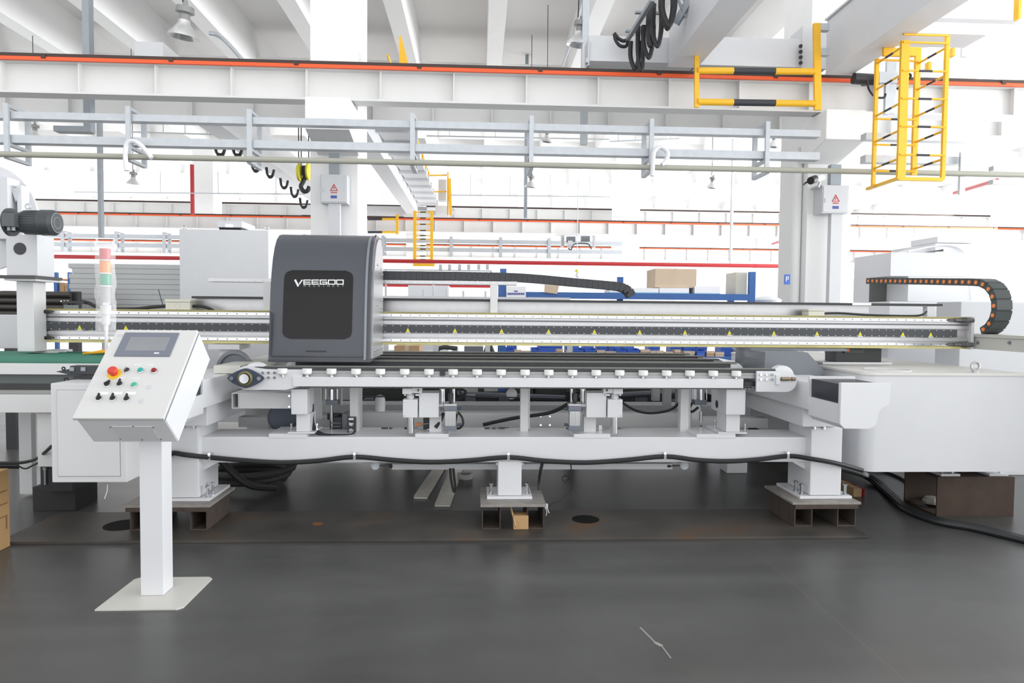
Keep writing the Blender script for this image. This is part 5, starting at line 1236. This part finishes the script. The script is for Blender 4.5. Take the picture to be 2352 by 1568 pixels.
# cable bundle on the floor
for k, (o_, r_) in enumerate(((0, .022), (7, .022), (14, .016))):
    q = [(1960, 1078, .2), (2005, 1095, .06)]
    pts_ = [V((P(1930, 1070, 4.95).x, 5.2+.03*k, .34)), G(1975+o_, 1088, .10)+V((0, .05*k, 0))]
    pts_ += [G(px+o_*.6, py-o_*.35, .022) for px, py in ((2010, 1110), (2045, 1140), (2080, 1170), (2150, 1197), (2230, 1212), (2300, 1228), (2400, 1252), (2560, 1290), (2800, 1330))]
    add('floor_cable', MB().tube(pts_, r_, 10, smooth=6), mat('black_cable_sheath', (.02, .023, .025), .35, var=.15), label='%s black cable running across the floor from the right leg to the right edge' % ('nearest', 'middle', 'farthest')[k], cat='cable')
add('floor_cable', MB().tube([V((2.9, 6.2, .05)), G(2010, 1080, .015), G(2100, 1115, .015), G(2160, 1150, .015)+V((-.05, .05, 0))], .012, 8, smooth=6), BLK, label='thin black cable on the floor beneath the large white machine', cat='cable')
# white cabinet behind with chain
XC = 4.14
hx0 = 4.35; hy0 = PX(2046, 600, hx0).y; hy1 = PX(1962, 600, hx0).y; hx1 = P(2322, 640, hy0).x
t = thing('machine_head_cabinet', 'tall white sheet metal cabinet with a corner opening, behind the right end of the gantry', 'cabinet', (5.0, hy0+.3, 0))
z1a = P(2046, 579, hy0).z; oz1 = P(2046, 634, hy0).z; oz0 = P(2046, 692, hy0).z; ox = P(2086, 660, hy0).x; oy = PX(1996, 660, hx0).y
m = MB(); m.box(hx0, hx0+.85, hy0, hy1, oz1, z1a, .006); m.box(hx0, hx0+.85, hy0, hy1, 0, oz0, .004); m.box(ox, hx0+.85, hy0+.001, hy1, oz0, oz1); m.box(hx0, ox+.01, oy, hy1, oz0-.01, oz1+.01); add('interior_shade_plate', MB().box(hx0+.004, ox, oy-.01, oy-.001, oz0, oz1), mat('painted_interior_shade', (.12, .13, .12), .6, var=.2), t)  # thin dark plate paints the shade inside the corner opening
add('lower_housing', m, WH, t)
z2 = P(2200, 560, hy0+.25).z
add('rear_housing', MB().box(P(2140, 600, hy0+.25).x, hx1, hy0+.2, hy0+1.0, 0, z2, .008), WH, t)
add('sloping_cover', MB().prism([(P(2070, 567, hy0+.3).x, hy0+.3, z1a), (P(2140, 556, hy0+.3).x, hy0+.3, z2-.01), (P(2140, 556, hy0+.3).x, hy0+.3, z1a)], (0, .4, 0)), WH, t)
add('seam_strip', MB().tube(T((2085, 577, hy0-.01), (2130, 568, hy0+.15), (2175, 563, hy0+.18), (2205, 572, hy0+.18), (2218, 592, hy0+.18), (2222, 620, hy0+.18), (2230, 690, hy0+.18)), .008, 6, smooth=6), WH2, t)
add('slot', MB().prism(T((2125, 579, hy0-.004), (2167, 572, hy0-.004), (2167, 577, hy0-.004)), (0, .01, 0)), BLKP, t)
fz = z2
t2 = thing('fan_unit', 'white fan box on top of the tall white cabinet at right', 'fan', (P(2195, 557, hy0+.3).x, hy0+.5, fz))
add('fan_base', MB().box(P(2165, 556, hy0+.3).x, P(2228, 556, hy0+.3).x, hy0+.32, hy0+.7, fz, fz+.012), BLKP, t2)
add('fan_housing', MB().box(P(2150, 550, hy0+.3).x, P(2234, 550, hy0+.3).x, hy0+.28, hy0+.75, fz+.012, fz+.085, .012), WH, t2)
def XP(*a): return [PX(px, py, XC) for px, py in a]
t = chain('cable_chain', 'dark green-grey cable chain with orange pins curling down at the right end of the gantry', XP((1990, 645), (2050, 645.3), (2120, 646), (2180, 647), (2235, 648), (2254, 650.5), (2270, 661), (2280, 679), (2284, 702), (2281, 725), (2271, 746), (2256, 759), (2236, 766)), (.13, 0, 0), .062, .079, CHN, pins=.0165, pinmat=ORD)
add('side_panel_block', MB().box(P(2215, 730, 6.2).x, 6.2, 6.25, 6.6, 0, P(2280, 693, 6.25).z, .01), GREYP, label='grey sheet metal panel behind the curled cable chain at right', cat='panel')
t = thing('beige_rail', 'beige rail with two bolts running into the depth right of the gantry end', 'rail', (4.3, 6, 1.245))
add('rail_body', MB().box(XC+.0, XC+.26, 4.4, 8.0, 1.245, 1.345, .004).box(XC-.012, XC+.27, 4.4, 8.0, 1.345, 1.372, .003), mat('beige_enamel', (.50, .50, .47), .45, var=.03), t)
for px in (2247, 2320): p = PX(px, 787, XC); add('hex_bolt', MB().cyl((XC+.002, p.y, p.z), (XC-.012, p.y, p.z), .013, 8), DKG, t)
for y in (4.6, 7.6): add('rail_post', MB().box(XC+.06, XC+.2, y, y+.14, 0, 1.245), WH2, t)
t = thing('motor_unit', 'black motor with orange pin chain just below the gantry right of the grey bracket', 'motor', (3.0, 5.75, 1.12))
zz = 1.102
add('motor_block', MB().box(3.02, 3.42, 5.62, 5.8, zz+.02, zg(794)-.005, .004), BLKP, t); add('white_base', MB().box(2.9, 3.5, 5.6, 5.9, zz, zz+.02), WH, t)
add('chain_stub', MB().pb(1940, 802, 1985, 811, 5.6, .1), CHN, t); add('orange_pin', MB().cyl(P(1948, 804, 5.6), P(1948, 804, 5.59), .012, 12), ORD, t)
# ================= LEFT HAND EQUIPMENT =================
t = MT = thing('grinder_column', 'grey machine column with square box and round hole at the left edge, carrying a motor', 'machine column', (P(60, 800, 5.4).x, 5.5, 1.05))
BX0 = P(14, 590, 5.3).x; BX1 = P(86, 590, 5.3).x
zt_ = P(50, 538, 5.3).z; zb_ = P(50, 633, 5.3).z
Yc = PX(125, 590, BX1).y
add('square_box', MB().box(BX0, BX1, 5.3, Yc, zb_, zt_, .006), GREYP, t)
p = P(46, 571, 5.3); add('round_hole', MB().cyl((p.x, 5.3, p.z), (p.x, 5.296, p.z), .045, 28), BLKP, t)
add('flange_plate', MB().box(P(5, 640, 5.25).x, BX1+.03, 5.22, Yc+.05, zb_-.025, zb_), mat('dark_flange', (.06, .06, .06), .5), t)
add('lower_plate', MB().box(P(5, 640, 5.25).x+.02, BX1+.02, 5.24, Yc+.04, zb_-.04, zb_-.025), GREYP, t)
LX0 = P(38, 720, 5.35).x; LX1 = P(78, 720, 5.35).x
add('lower_column', MB().box(LX0, LX1, 5.35, PX(107, 720, LX1).y, 1.18, zb_-.04, .005), WH2, t)
hz = P(20, 505, 5.6)
add('round_housing', MB().cyl((P(-40, 500, 5.6).x, 5.6, P(20, 500, 5.6).z), (P(-40, 500, 5.6).x, 5.62, P(20, 500, 5.6).z), .42, 40).box(P(0, 500, 5.45).x-.1, P(18, 500, 5.45).x, 5.45, 5.6, zt_-.02, zt_+.45).box(P(50, 500, 5.55).x, P(60, 500, 5.55).x, 5.5, 5.6, zt_, zt_+.40), GREYP, t)
lg_ = P(36, 440, 5.5); add('lifting_lug', MB().prism([(lg_.x-.04, 5.5, lg_.z+.03), (lg_.x+.03, 5.5, lg_.z+.03), (lg_.x+.035, 5.5, lg_.z-.0), (lg_.x, 5.5, lg_.z-.08)], (0, .02, 0)), GALV, t)
add('floor_post', MB().box(LX0+.03, LX1+.05, 5.5, 5.75, 0, 1.18), WH2, t)
t = thing('electric_motor', 'dark grey electric motor with lifting ring, mounted level on the left column', 'motor', P(75, 538, 5.15))
mY = 5.12; A = P(22, 511, mY); ax = V((1, .62, 0)).normalized()
zc = P(75, 511, mY).z; A = V((A.x, mY, zc)); r_ = .088
def mpt(s): return A+V((s, 0, 0))
m = MB().lathe(mpt(0), (1, 0, 0), [(0, 0), (.10, 0), (.10, .02), (.07, .025), (.072, .10), (.082, .11), (.085, .22), (.092, .23), (.092, .31), (.075, .335), (0, .335)], 32)
for k in range(28):
    an = 2*pi*k/28; m.box(A.x+.11, A.x+.23, A.y+cos(an)*.086-.002, A.y+cos(an)*.086+.002, zc+sin(an)*.086-.002, zc+sin(an)*.086+.002)
add('motor_body', m, mat('motor_charcoal', (.05, .055, .06), .45, var=.1), t)
add('terminal_box', MB().box(A.x+.03, A.x+.115, A.y-.13, A.y-.05, zc-.045, zc+.05, .005), mat('motor_box_grey', (.085, .09, .10), .4), t)
add('fan_grille', MB().ring(mpt(.333), (1, 0, 0), .07, .003, 28, 6).ring(mpt(.334), (1, 0, 0), .04, .002, 24, 6), GALVD, t)
add('lifting_ring', MB().ring(A+V((.13, 0, .115)), (0, 1, 0), .018, .005, 20, 8).cyl(A+V((.13, 0, .08)), A+V((.13, 0, .098)), .006, 8), GALV, t)
m = MB()
for s in (.055, .085): m.cyl(A+V((s, -.09, -.07)), A+V((s, -.09, -.045)), .012, 10)
add('cable_gland', m, GALVD, t)
# green roller table
t = thing('roller_table', 'grey conveyor table with green rubber rollers at the left edge behind the console', 'table', (-3.6, 5.6, .2))
zt_ = 1.17
xa, xb = -4.4, -2.35
m = MB()
for k in range(7): m.cyl((xa, 5.02+.11*k, zt_-.04), (xb, 5.02+.11*k, zt_-.04), .035, 14)
add('green_rollers', m, GREEN, t)
ztop_ = P(100, 828, 4.98).z; 
add('side_rail', MB().box(xa, xb, 4.98, 5.02, P(100, 860, 4.98).z, P(100, 834, 4.98).z, .003), WH2, t)
add('dark_rail', MB().box(xa, xb, 5.02, 5.1, P(100, 882, 5.02).z, P(100, 860, 5.0).z), mat('dark_green_grey_metal', (.10, .12, .12), .45), t)
add('lower_rail', MB().box(xa, xb, 4.99, 5.05, P(100, 905, 4.98).z, P(100, 896, 4.98).z), mat('mid_grey_metal', (.30, .30, .29), .4, .4), t)
add('dark_rail', MB().box(xa, xb, 5.0, 5.04, P(100, 896, 4.98).z, P(100, 882, 4.98).z), BLKP, t)
add('frame_beam', MB().box(xa, xb, 4.96, 5.2, P(100, 948, 4.96).z, P(100, 906, 4.96).z, .005), WH2, t)
lx = P(85, 1000, 5.05).x; lx2 = P(119, 1000, 5.05).x
add('leg', MB().box(lx, lx2+.1, 5.05, 5.3, P(100, 1072, 5.05).z, P(100, 948, 5.05).z, .006), WH2, t)
lx3 = P(42, 1000, 5.6).x
add('leg', MB().box(lx3, lx3+.1, 5.6, 5.75, .02, .8, .006), WH2, t)
zl_ = P(100, 1072, 5.05).z
add('black_foot', MB().box(lx+.0, lx2+.12, 5.08, 5.3, P(130, 1118, 5.2).z, zl_), BLKP, t)
add('foot_bolt', MB().cyl((lx+.04, 5.07, .35), (lx+.04, 5.07, .23), .008, 8).cyl((lx+.04, 5.07, .36), (lx+.04, 5.07, .34), .014, 8), STEEL, t)
bz = P(130, 1118, 5.2).z
add('foot_block', MB().box(P(75, 1150, 5.2).x, P(173, 1150, 5.2).x, 5.2, 5.5, 0, bz, .004), mat('dark_foot_block', (.03, .03, .03), .6), label='dark square block on the floor under the roller table leg', cat='block')
t = thing('dark_roller_bank', 'bank of dark steel rollers behind the left end of the gantry', 'roller bank', (-5.0, 7.6, .9))
m = MB()
for k in range(4): m.cyl((P(0, 700, 7.5).x-1, 7.5, P(100, 676+15*k, 7.5).z), (P(163, 700, 7.5).x, 7.5, P(100, 676+15*k, 7.5).z), .034, 12)
add('roller', m, mat('dark_oiled_steel', (.05, .045, .04), .35, .3), t)
for px in (0, 150): add('side_frame', MB().box(P(px, 700, 7.5).x, P(px, 700, 7.5).x+.1, 7.55, 7.62, 0, P(100, 668, 7.5).z), BLKP, t)
add('back_cover', MB().box(P(0, 700, 7.5).x-1, P(163, 700, 7.5).x, 7.62, 7.7, P(100, 735, 7.5).z, P(100, 668, 7.5).z), BLKP, t)
add('grey_guard', MB().pb(-60, 722, 40, 800, 6.2, .1, .01), GREYP, label='grey curved guard plate at the far left behind the column', cat='guard')
t = thing('yellow_cable_bundle', 'bundle of yellow cables lying on the table under the left gantry end', 'cables', P(170, 800, 5.6))
for k in range(6):
    add('yellow_cable', MB().tube([V((-2.95+.0*k, 5.25+.04*k, 1.175)), V((-2.8, 5.25+.035*k, 1.185+.004*k)), V((-2.6, 5.28+.03*k, 1.19-.002*k)), V((-2.38, 5.3+.03*k, 1.175))], .008, 6, smooth=4), CABY, t)
t = thing('pneumatic_unit', 'dark blue-black actuator unit just left of the control console', 'actuator', P(190, 875, 4.6))
add('arm_plate', MB().prism(T((128, 853, 4.5), (160, 847, 4.5), (250, 843, 4.5), (250, 868, 4.5), (165, 862, 4.5)), (0, .12, 0)), mat('blue_black_cast', (.045, .05, .07), .4), t)
add('actuator_body', MB().pb(160, 840, 245, 860, 4.42, .08, .004).pb(168, 862, 250, 880, 4.5, .1, .004).pb(185, 858, 215, 880, 4.45, .05, .01), BLKP, t)
m = MB()
for px in (164, 190): m.pb(px-5, 843, px+5, 852, 4.41, .01, .001)
add('bright_insert', m, GALVD, t)
add('clamp_ring', MB().ring(P(152, 872, 4.5), (0, 1, 0), .012, .004).ring(P(146, 846, 4.48), (0, 1, 0), .009, .004), BLK, t)
# low electrical cabinet
t = thing('electrical_cabinet', 'low light grey cabinet with inset door, behind the control console', 'cabinet', (-2.2, 4.45, .46))
cx0 = P(117, 990, 4.2).x; cx1 = P(290, 990, 4.2).x; cz1 = P(200, 880, 4.2).z; cz0 = P(200, 1108, 4.2).z
add('housing', MB().box(cx0, cx1, 4.2, 4.62, cz0, cz1, .008), WH2, t)
dx0 = P(133, 990, 4.2).x; dx1 = P(275, 990, 4.2).x; dz1 = P(200, 896, 4.2).z; dz0 = P(200, 1093, 4.2).z
add('door', MB().box(dx0, dx1, 4.193, 4.2, dz0, dz1, .003), WH2, t)
add('door_seal', MB().box(dx0-.003, dx1+.003, 4.198, 4.2005, dz0-.003, dz1+.003), GALVD, t)
add('hanger_plate', MB().box(cx0+.1, cx1, 4.62, 4.75, .62, .80).box(cx1-.1, cx1+.02, 4.62, 4.74, cz0+.1, cz0+.15), WH2, t)
add('thin_wire', MB().tube([P(247, 1112, 4.3), P(246, 1128, 4.3), P(240, 1145, 4.3)], .003, 6), WH, label='thin white wire hanging below the low grey cabinet', cat='wire')
cable([(0, 1063, 5.4), (50, 1062, 5.4), (85, 1052, 5.3), (118, 1025, 4.7)], .012, 'black cable rising from the left edge to the low grey cabinet')
cable([(-20, 1068, 5.8), (50, 1068, 5.8), (95, 1066, 5.8), (150, 1064, 5.9)], .03, 'thick black pipe near the floor at the left edge')
cable([(40, 1068, 5.5), (58, 1076, 5.5), (80, 1066, 5.5), (120, 1048, 5.4)], .006, 'thin black wire drooping at the left edge')
# carton at the left edge
t = thing('cardboard_box', 'brown cardboard carton on the floor at the left edge of the view', 'box', (-3.15, 4.4, 0))
q1 = P(26, 1075, 4.4); zc_t = P(24, 1075, 4.43).z
add('box_body', MB().box(-3.45, -2.955, 3.95, 4.43, 0, zc_t, .004), mat('orange_brown_card', (.40, .245, .11), .85, var=.08), t)
m = MB()
for k in range(3): m.box(-2.955, -2.954, 4.34, 4.41, .36-.08*k, .368-.08*k)
m.box(-2.955, -2.954, 4.39, 4.405, .12, .20)
add('print_marks', m, mat('brown_print', (.2, .11, .05), .8, var=0), t)
# hose coil behind left leg
t = thing('hose_coil', 'coil of thick black hose on the floor behind the left leg', 'hose', (-1.75, 6.0, 0))
c_ = V((-1.95, 6.0, .045))
m = MB(); pts_ = []
for k in range(46):
    an = k*2*pi/20; pts_.append(c_+V((cos(an)*(.26+.002*k), sin(an)*.30, .0025*k)))
m.tube(pts_, .032, 8); add('hose', m, mat('dull_black_hose', (.03, .031, .03), .7, var=.15), t)
t2 = add('hose_end', MB().tube([V((-2.08, 5.45, .42)), V((-1.98, 5.45, .28)), V((-1.82, 5.5, .12)), V((-1.66, 5.68, .05))], .03, 8, smooth=5), BLK, t)
# aluminium strips on the floor
for (pa, pb_, w_, s) in (((966, 1146), (1012, 1078), .11, 'left'), ((1016, 1164), (1050, 1078), .12, 'right')):
    a = G(*pa); b = G(*pb_)
    t = thing('metal_strip', 'bright aluminium strip lying on the floor under the frame, %s one of the pair' % s, 'strip', ((a+b)/2).to_tuple())
    if s == 'right': a = a+V((0, 0, .0))
    z0 = PT if a.y < 5.1 else 0
    a = V((a.x, max(a.y, 5.12), .008)); b = V((b.x, b.y+.1, .008))
    add('strip', MB().bar(a, b, w_, .012, (0, 0, 1), .001), mat('tarnished_aluminium', (.62, .59, .52), .35, .2, var=.3, scale=12), t)
    add('strip_lip', MB().bar(a-V((w_/2-.003, 0, -.012)), b-V((w_/2-.003, 0, -.012)), .004, .02, (0, 0, 1)), ALU, t)
add('tape_roll', MB().lathe(G(1068, 1098, 0), (0, 0, 1), [(.05, 0), (.07, 0), (.07, .045), (.05, .045), (.05, 0)], 24), mat('grey_tape', (.4, .4, .4), .6), label='grey tape roll on the floor right of the metal strips', cat='tape')
add('drop_cable', MB().tube(T((1034, 1075, 5.0), (1036, 1100, 5.0), (1042, 1128, 5.0), (1046, 1120, 5.0), (1043, 1095, 5.0), (1041, 1075, 5.0)), .009, 8, smooth=5), BLK, label='black cable loop hanging over the metal strips', cat='cable')
add('drop_cable', MB().tube(T((1246, 1062, 5.0), (1241, 1085, 4.98), (1238, 1108, 4.9), (1238, 1125, 4.88)), .011, 8, smooth=5), BLK, label='black cable hanging down right of the centre leg', cat='cable')
t = thing('thin_cable', 'thin black knotted cable with a white plug, hanging right of the centre leg', 'cable', P(1290, 1150, 4.9))
g_ = [P(1311, 1066, 5.0), P(1312, 1085, 5.0), P(1308, 1098, 4.98), P(1300, 1092, 4.98), P(1291, 1098, 4.98), P(1298, 1107, 4.98), P(1306, 1100, 4.98), P(1314, 1116, 4.95), P(1308, 1132, 4.9), P(1288, 1148, 4.85), P(1268, 1156, 4.8), P(1260, 1163, 4.75)]
add('cord', MB().tube(g_, .0045, 6, smooth=5), BLK, t)
add('plug', MB().pb(1251, 1158, 1259, 1168, 4.7, .03, .003), WH, t)
add('bare_wires', MB().tube(T((1254, 1168, 4.7), (1256, 1176, 4.7), (1254, 1184, 4.7))+[], .003, 6).tube(T((1257, 1168, 4.7), (1261, 1178, 4.7)), .003, 6), WH, t)

# ================= CONTROL CONSOLE =================
t = OC = thing('control_console', 'white pedestal control console with sloping panel, screen and push buttons, in the left foreground', 'console', (-1.70, 3.62, 0))
add('base_plate', MB().prism([(x, y, 0) for x, y in [(-1.90, 3.445), (-1.50, 3.445), (-1.475, 3.47), (-1.475, 3.84), (-1.50, 3.865), (-1.875, 3.865), (-1.90, 3.84), (-1.90, 3.47)]], (0, 0, .008), .001), mat('dusty_white_plate', (.60, .59, .55), .35, var=.06), t)
px0, px1 = -1.755, -1.638
add('pole', MB().box(px0, px1, 3.61, 3.725, .008, .90, .004), WH, t)
xl, xr = -1.905, -1.487
A1 = V((0, 3.30, .995)); A2 = V((0, 3.707, 1.399)); A3 = V((0, 3.869, 1.232)); A4 = V((0, 3.457, .847))
up = (A2-A1).normalized(); nr = V((0, -up.z, up.y))   # outward from the panel
L_ = (A2-A1).length
def cp(u, v, h=0):      # u across 0..1, v along slope 0..1
    p = A1+(A2-A1)*v+nr*h; return V((xl+(xr-xl)*u, p.y, p.z))
pan = .022
prof_ = [A1-nr*pan, A2-nr*pan, A3, A4]
add('cabinet_body', MB().prism([(xl+.006, p.y, p.z) for p in prof_], (xr-xl-.006, 0, 0), .004), WH, t)
def slab(m, u0, v0, u1, v1, h0, h1, bev=0):
    c = [cp(u0, v0, h0), cp(u1, v0, h0), cp(u1, v1, h0), cp(u0, v1, h0), cp(u0, v0, h1), cp(u1, v0, h1), cp(u1, v1, h1), cp(u0, v1, h1)]
    return m.hexa(c, bev)
add('door_panel', slab(MB(), -.008, -.012, 1.0, 1.0, -pan+.004, 0, .005), mat('warm_white_enamel', (.62, .62, .61), .35, var=.02), t)
add('door_seal', slab(MB(), 0.0, 0.0, 1.004, .99, -pan, -pan+.004), GALVD, t)
# bottom cover plate
bn = (A4-A1).normalized(); dn = V((0, bn.z, -bn.y)); dn = dn if dn.z < 0 else -dn
def bpnt(u, v, h=0): p = A1+(A4-A1)*v+dn*h; return V((xl+(xr-xl)*u, p.y, p.z))
m = MB().hexa([bpnt(.36, .35), bpnt(.8, .35), bpnt(.8, .86), bpnt(.36, .86), bpnt(.36, .35, .003), bpnt(.8, .35, .003), bpnt(.8, .86, .003), bpnt(.36, .86, .003)])
add('gland_plate', m, WH2, t)
m = MB()
for u, v in ((.34, .36), (.6, .33), (.82, .38), (.36, .84), (.6, .88), (.82, .86)): m.cyl(bpnt(u, v), bpnt(u, v, .005), .004, 8)
add('plate_screw', m, STEEL, t)
# find (u,v) of a pixel on the panel plane
def uv(px, py):
    d = ray(px, py); k = (A1-CAM).dot(nr)/d.dot(nr); q = CAM+d*k; return (q.x-xl)/(xr-xl), (q-A1).dot(up)/L_
def pxslab(m, a, b, c, d, h0, h1, bev=0):
    u0, v1 = uv((a[0]+d[0])/2, (a[1]+b[1])/2); u1, v0 = uv((b[0]+c[0])/2, (c[1]+d[1])/2); return slab(m, u0, v0, u1, v1, h0, h1, bev)
TS = add('touch_screen', pxslab(MB(), (300, 764), (402, 765), (378, 821), (277, 818), 0, .006, .002), SCRB, t)
add('display', pxslab(MB(), (312, 775), (388, 776), (371, 808), (292, 807), .006, .0068), SCRD, TS, label='grey blank display')
add('bezel_mark', pxslab(MB(), (356, 811), (366, 811), (365, 814), (355, 814), .006, .0066), WH, TS)
def knobat(px, py): u, v = uv(px, py); return cp(u, v, 0)
def but(name, px, py, r, h, mm, label=None, bezel=STEEL, prof=None, parent=None):
    c = knobat(px, py)
    o = add(name, MB().lathe(c, nr, prof or [(0, 0), (r, 0), (r, h*.85), (r*.85, h), (0, h)], 24), mm, t, label=label)
    if bezel: add('bezel', MB().lathe(c, nr, [(0, 0), (r*1.25, 0), (r*1.25, h*.35), (r*1.05, h*.5), (0, h*.5)], 24), bezel, o)
    return o
c = knobat(263, 859)
es = add('emergency_stop', MB().lathe(c, nr, [(0, 0), (.016, 0), (.016, .018), (.022, .020), (.023, .032), (.019, .038), (0, .039)], 28), REDB, t, label='red mushroom emergency stop button')
add('yellow_ring', MB().lathe(c, nr, [(0, 0), (.034, 0), (.034, .003), (0, .003)], 28), SYEL if False else mat('emergency_yellow', (.80, .52, .03), .5), es, label='yellow ring')
k = but('key_switch', 292, 851, .0125, .012, BLKP); c = knobat(292, 850); add('key', MB().bar(c+nr*.01-up*.002, c+nr*.024-up*.002, .004, .014, up), STEEL, k)
but('push_button', 324, 852, .0125, .016, TEAL, 'teal push button'); but('indicator_lamp', 355, 853, .0135, .018, REDD, 'dark red lamp', prof=[(0, 0), (.0135, 0), (.0135, .01), (.011, .017), (0, .02)])
but('push_button', 309, 885, .0125, .014, mat('green_button', (.05, .42, .28), .4), 'green push button')
for px, py, rot in ((247, 884, .5), (276, 883, 0), (228, 916, 0), (260, 916, 0), (292, 917, 0)):
    o = but('selector_switch', px, py, .0125, .014, BLKP); c = knobat(px, py)
    s_ = (up+V((1, 0, 0))*rot*2).normalized()
    add('pointer', MB().bar(c+nr*.018-s_*.010, c+nr*.018+s_*.020, .007, .012, nr, .001), BLK, o)
for px, py in ((343, 889), (326, 921)): but('blank_plug', px, py, .0135, .002, mat('pale_blank_plug', (.55, .56, .60), .5), 'pale blank plug', None)
for a, b in ((238, 903), (270, 903), (301, 903), (249, 868), (278, 868), (316, 838), (345, 838), (312, 869)):
    w_ = 9 if b == 903 else 7; add('label_plate', pxslab(MB(), (a-w_, b-3), (a+w_, b-3), (a+w_-1, b+3), (a-w_-1, b+3), 0, .001), PAPER if b == 903 else WH2, t)
add('name_label', pxslab(MB(), (272, 767), (290, 768), (288, 773), (270, 772), 0, .0008), mat('faded_label', (.56, .56, .56), .6), t)
# signal tower
sx, sy = P(243, 700, 3.76).x, 3.76
t = thing('signal_tower', 'red, amber and green stack light wrapped in clear plastic, standing behind the console', 'stack light', (sx, sy, 1.30))
def zs(py): return P(243, py, sy).z
add('pole', MB().cyl((sx, sy+.0, 1.1), (sx, sy, zs(752)), .0075, 14).lathe((sx, sy, zs(775)), (0, 0, 1), [(0, 0), (.008, 0), (.012, .08), (.013, .12), (0, .12)], 18), WH, t)
add('pole_bracket', MB().box(sx-.014, -1.90, sy-.03, sy+.01, 1.12, 1.17), WH, t)
for nm, a, b, mm in (('red_lens', 571, 596, PINKR), ('amber_lens', 600, 626, AMB), ('green_lens', 630, 654, GRNL)):
    zt_ = zs(a); zb_ = zs(b); h = zt_-zb_
    pr_ = [(0, 0)]+[(.026+(.0012 if k % 2 else 0), h*k/10) for k in range(11)]+[(0, h)]
    add(nm, MB().lathe((sx, sy, zb_), (0, 0, 1), pr_, 24), mm, t)
m = MB()
for a in (597, 627, 656): m.cyl((sx, sy, zs(a+2.2)), (sx, sy, zs(a-.8)), .0275, 24)
add('divider_ring', m, WH, t)
add('buzzer_module', MB().cyl((sx, sy, zs(700)), (sx, sy, zs(658)), .024, 24), mat('pale_grey_module', (.42, .43, .43), .5), t)
add('tower_base', MB().cyl((sx, sy, zs(722)), (sx, sy, zs(701)), .026, 24).cyl((sx, sy, zs(745)), (sx, sy, zs(722)), .02, 20), WH2, t)
add('sticker', MB().pb(236, 694, 250, 701, sy-.029, .004), PAPER, t)
# wrinkled clear bag
bag = MB(); rings = []
random.seed(3)
for i in range(22):
    py = 560+(759-560)*i/21; z = zs(py); rr = []
    cxx = sx+(.003*sin(i*.9)); wv = .050 if i > 1 else .056
    for k in range(28):
        an = 2*pi*k/28; r_ = 1+.06*sin(5*an+i*1.3)+.05*random.uniform(-1, 1)
        rr.append(bag.bm.verts.new((cxx+cos(an)*wv*r_, sy+sin(an)*.036*r_, z+random.uniform(-.002, .002))))
    rings.append(rr)
for A_, B_ in zip(rings[:-1], rings[1:]):
    for k in range(28): bag._f([A_[k], A_[(k+1) % 28], B_[(k+1) % 28], B_[k]])
bag.tube([V((sx-.05, sy, zs(562))), V((sx-.04, sy, zs(553))), V((sx-.045, sy, zs(546)))], .006, 6); bag.tube([V((sx+.05, sy, zs(562))), V((sx+.042, sy, zs(556))), V((sx+.05, sy, zs(549)))], .006, 6)
add('plastic_wrap', bag, FILM, t, sharp=60)
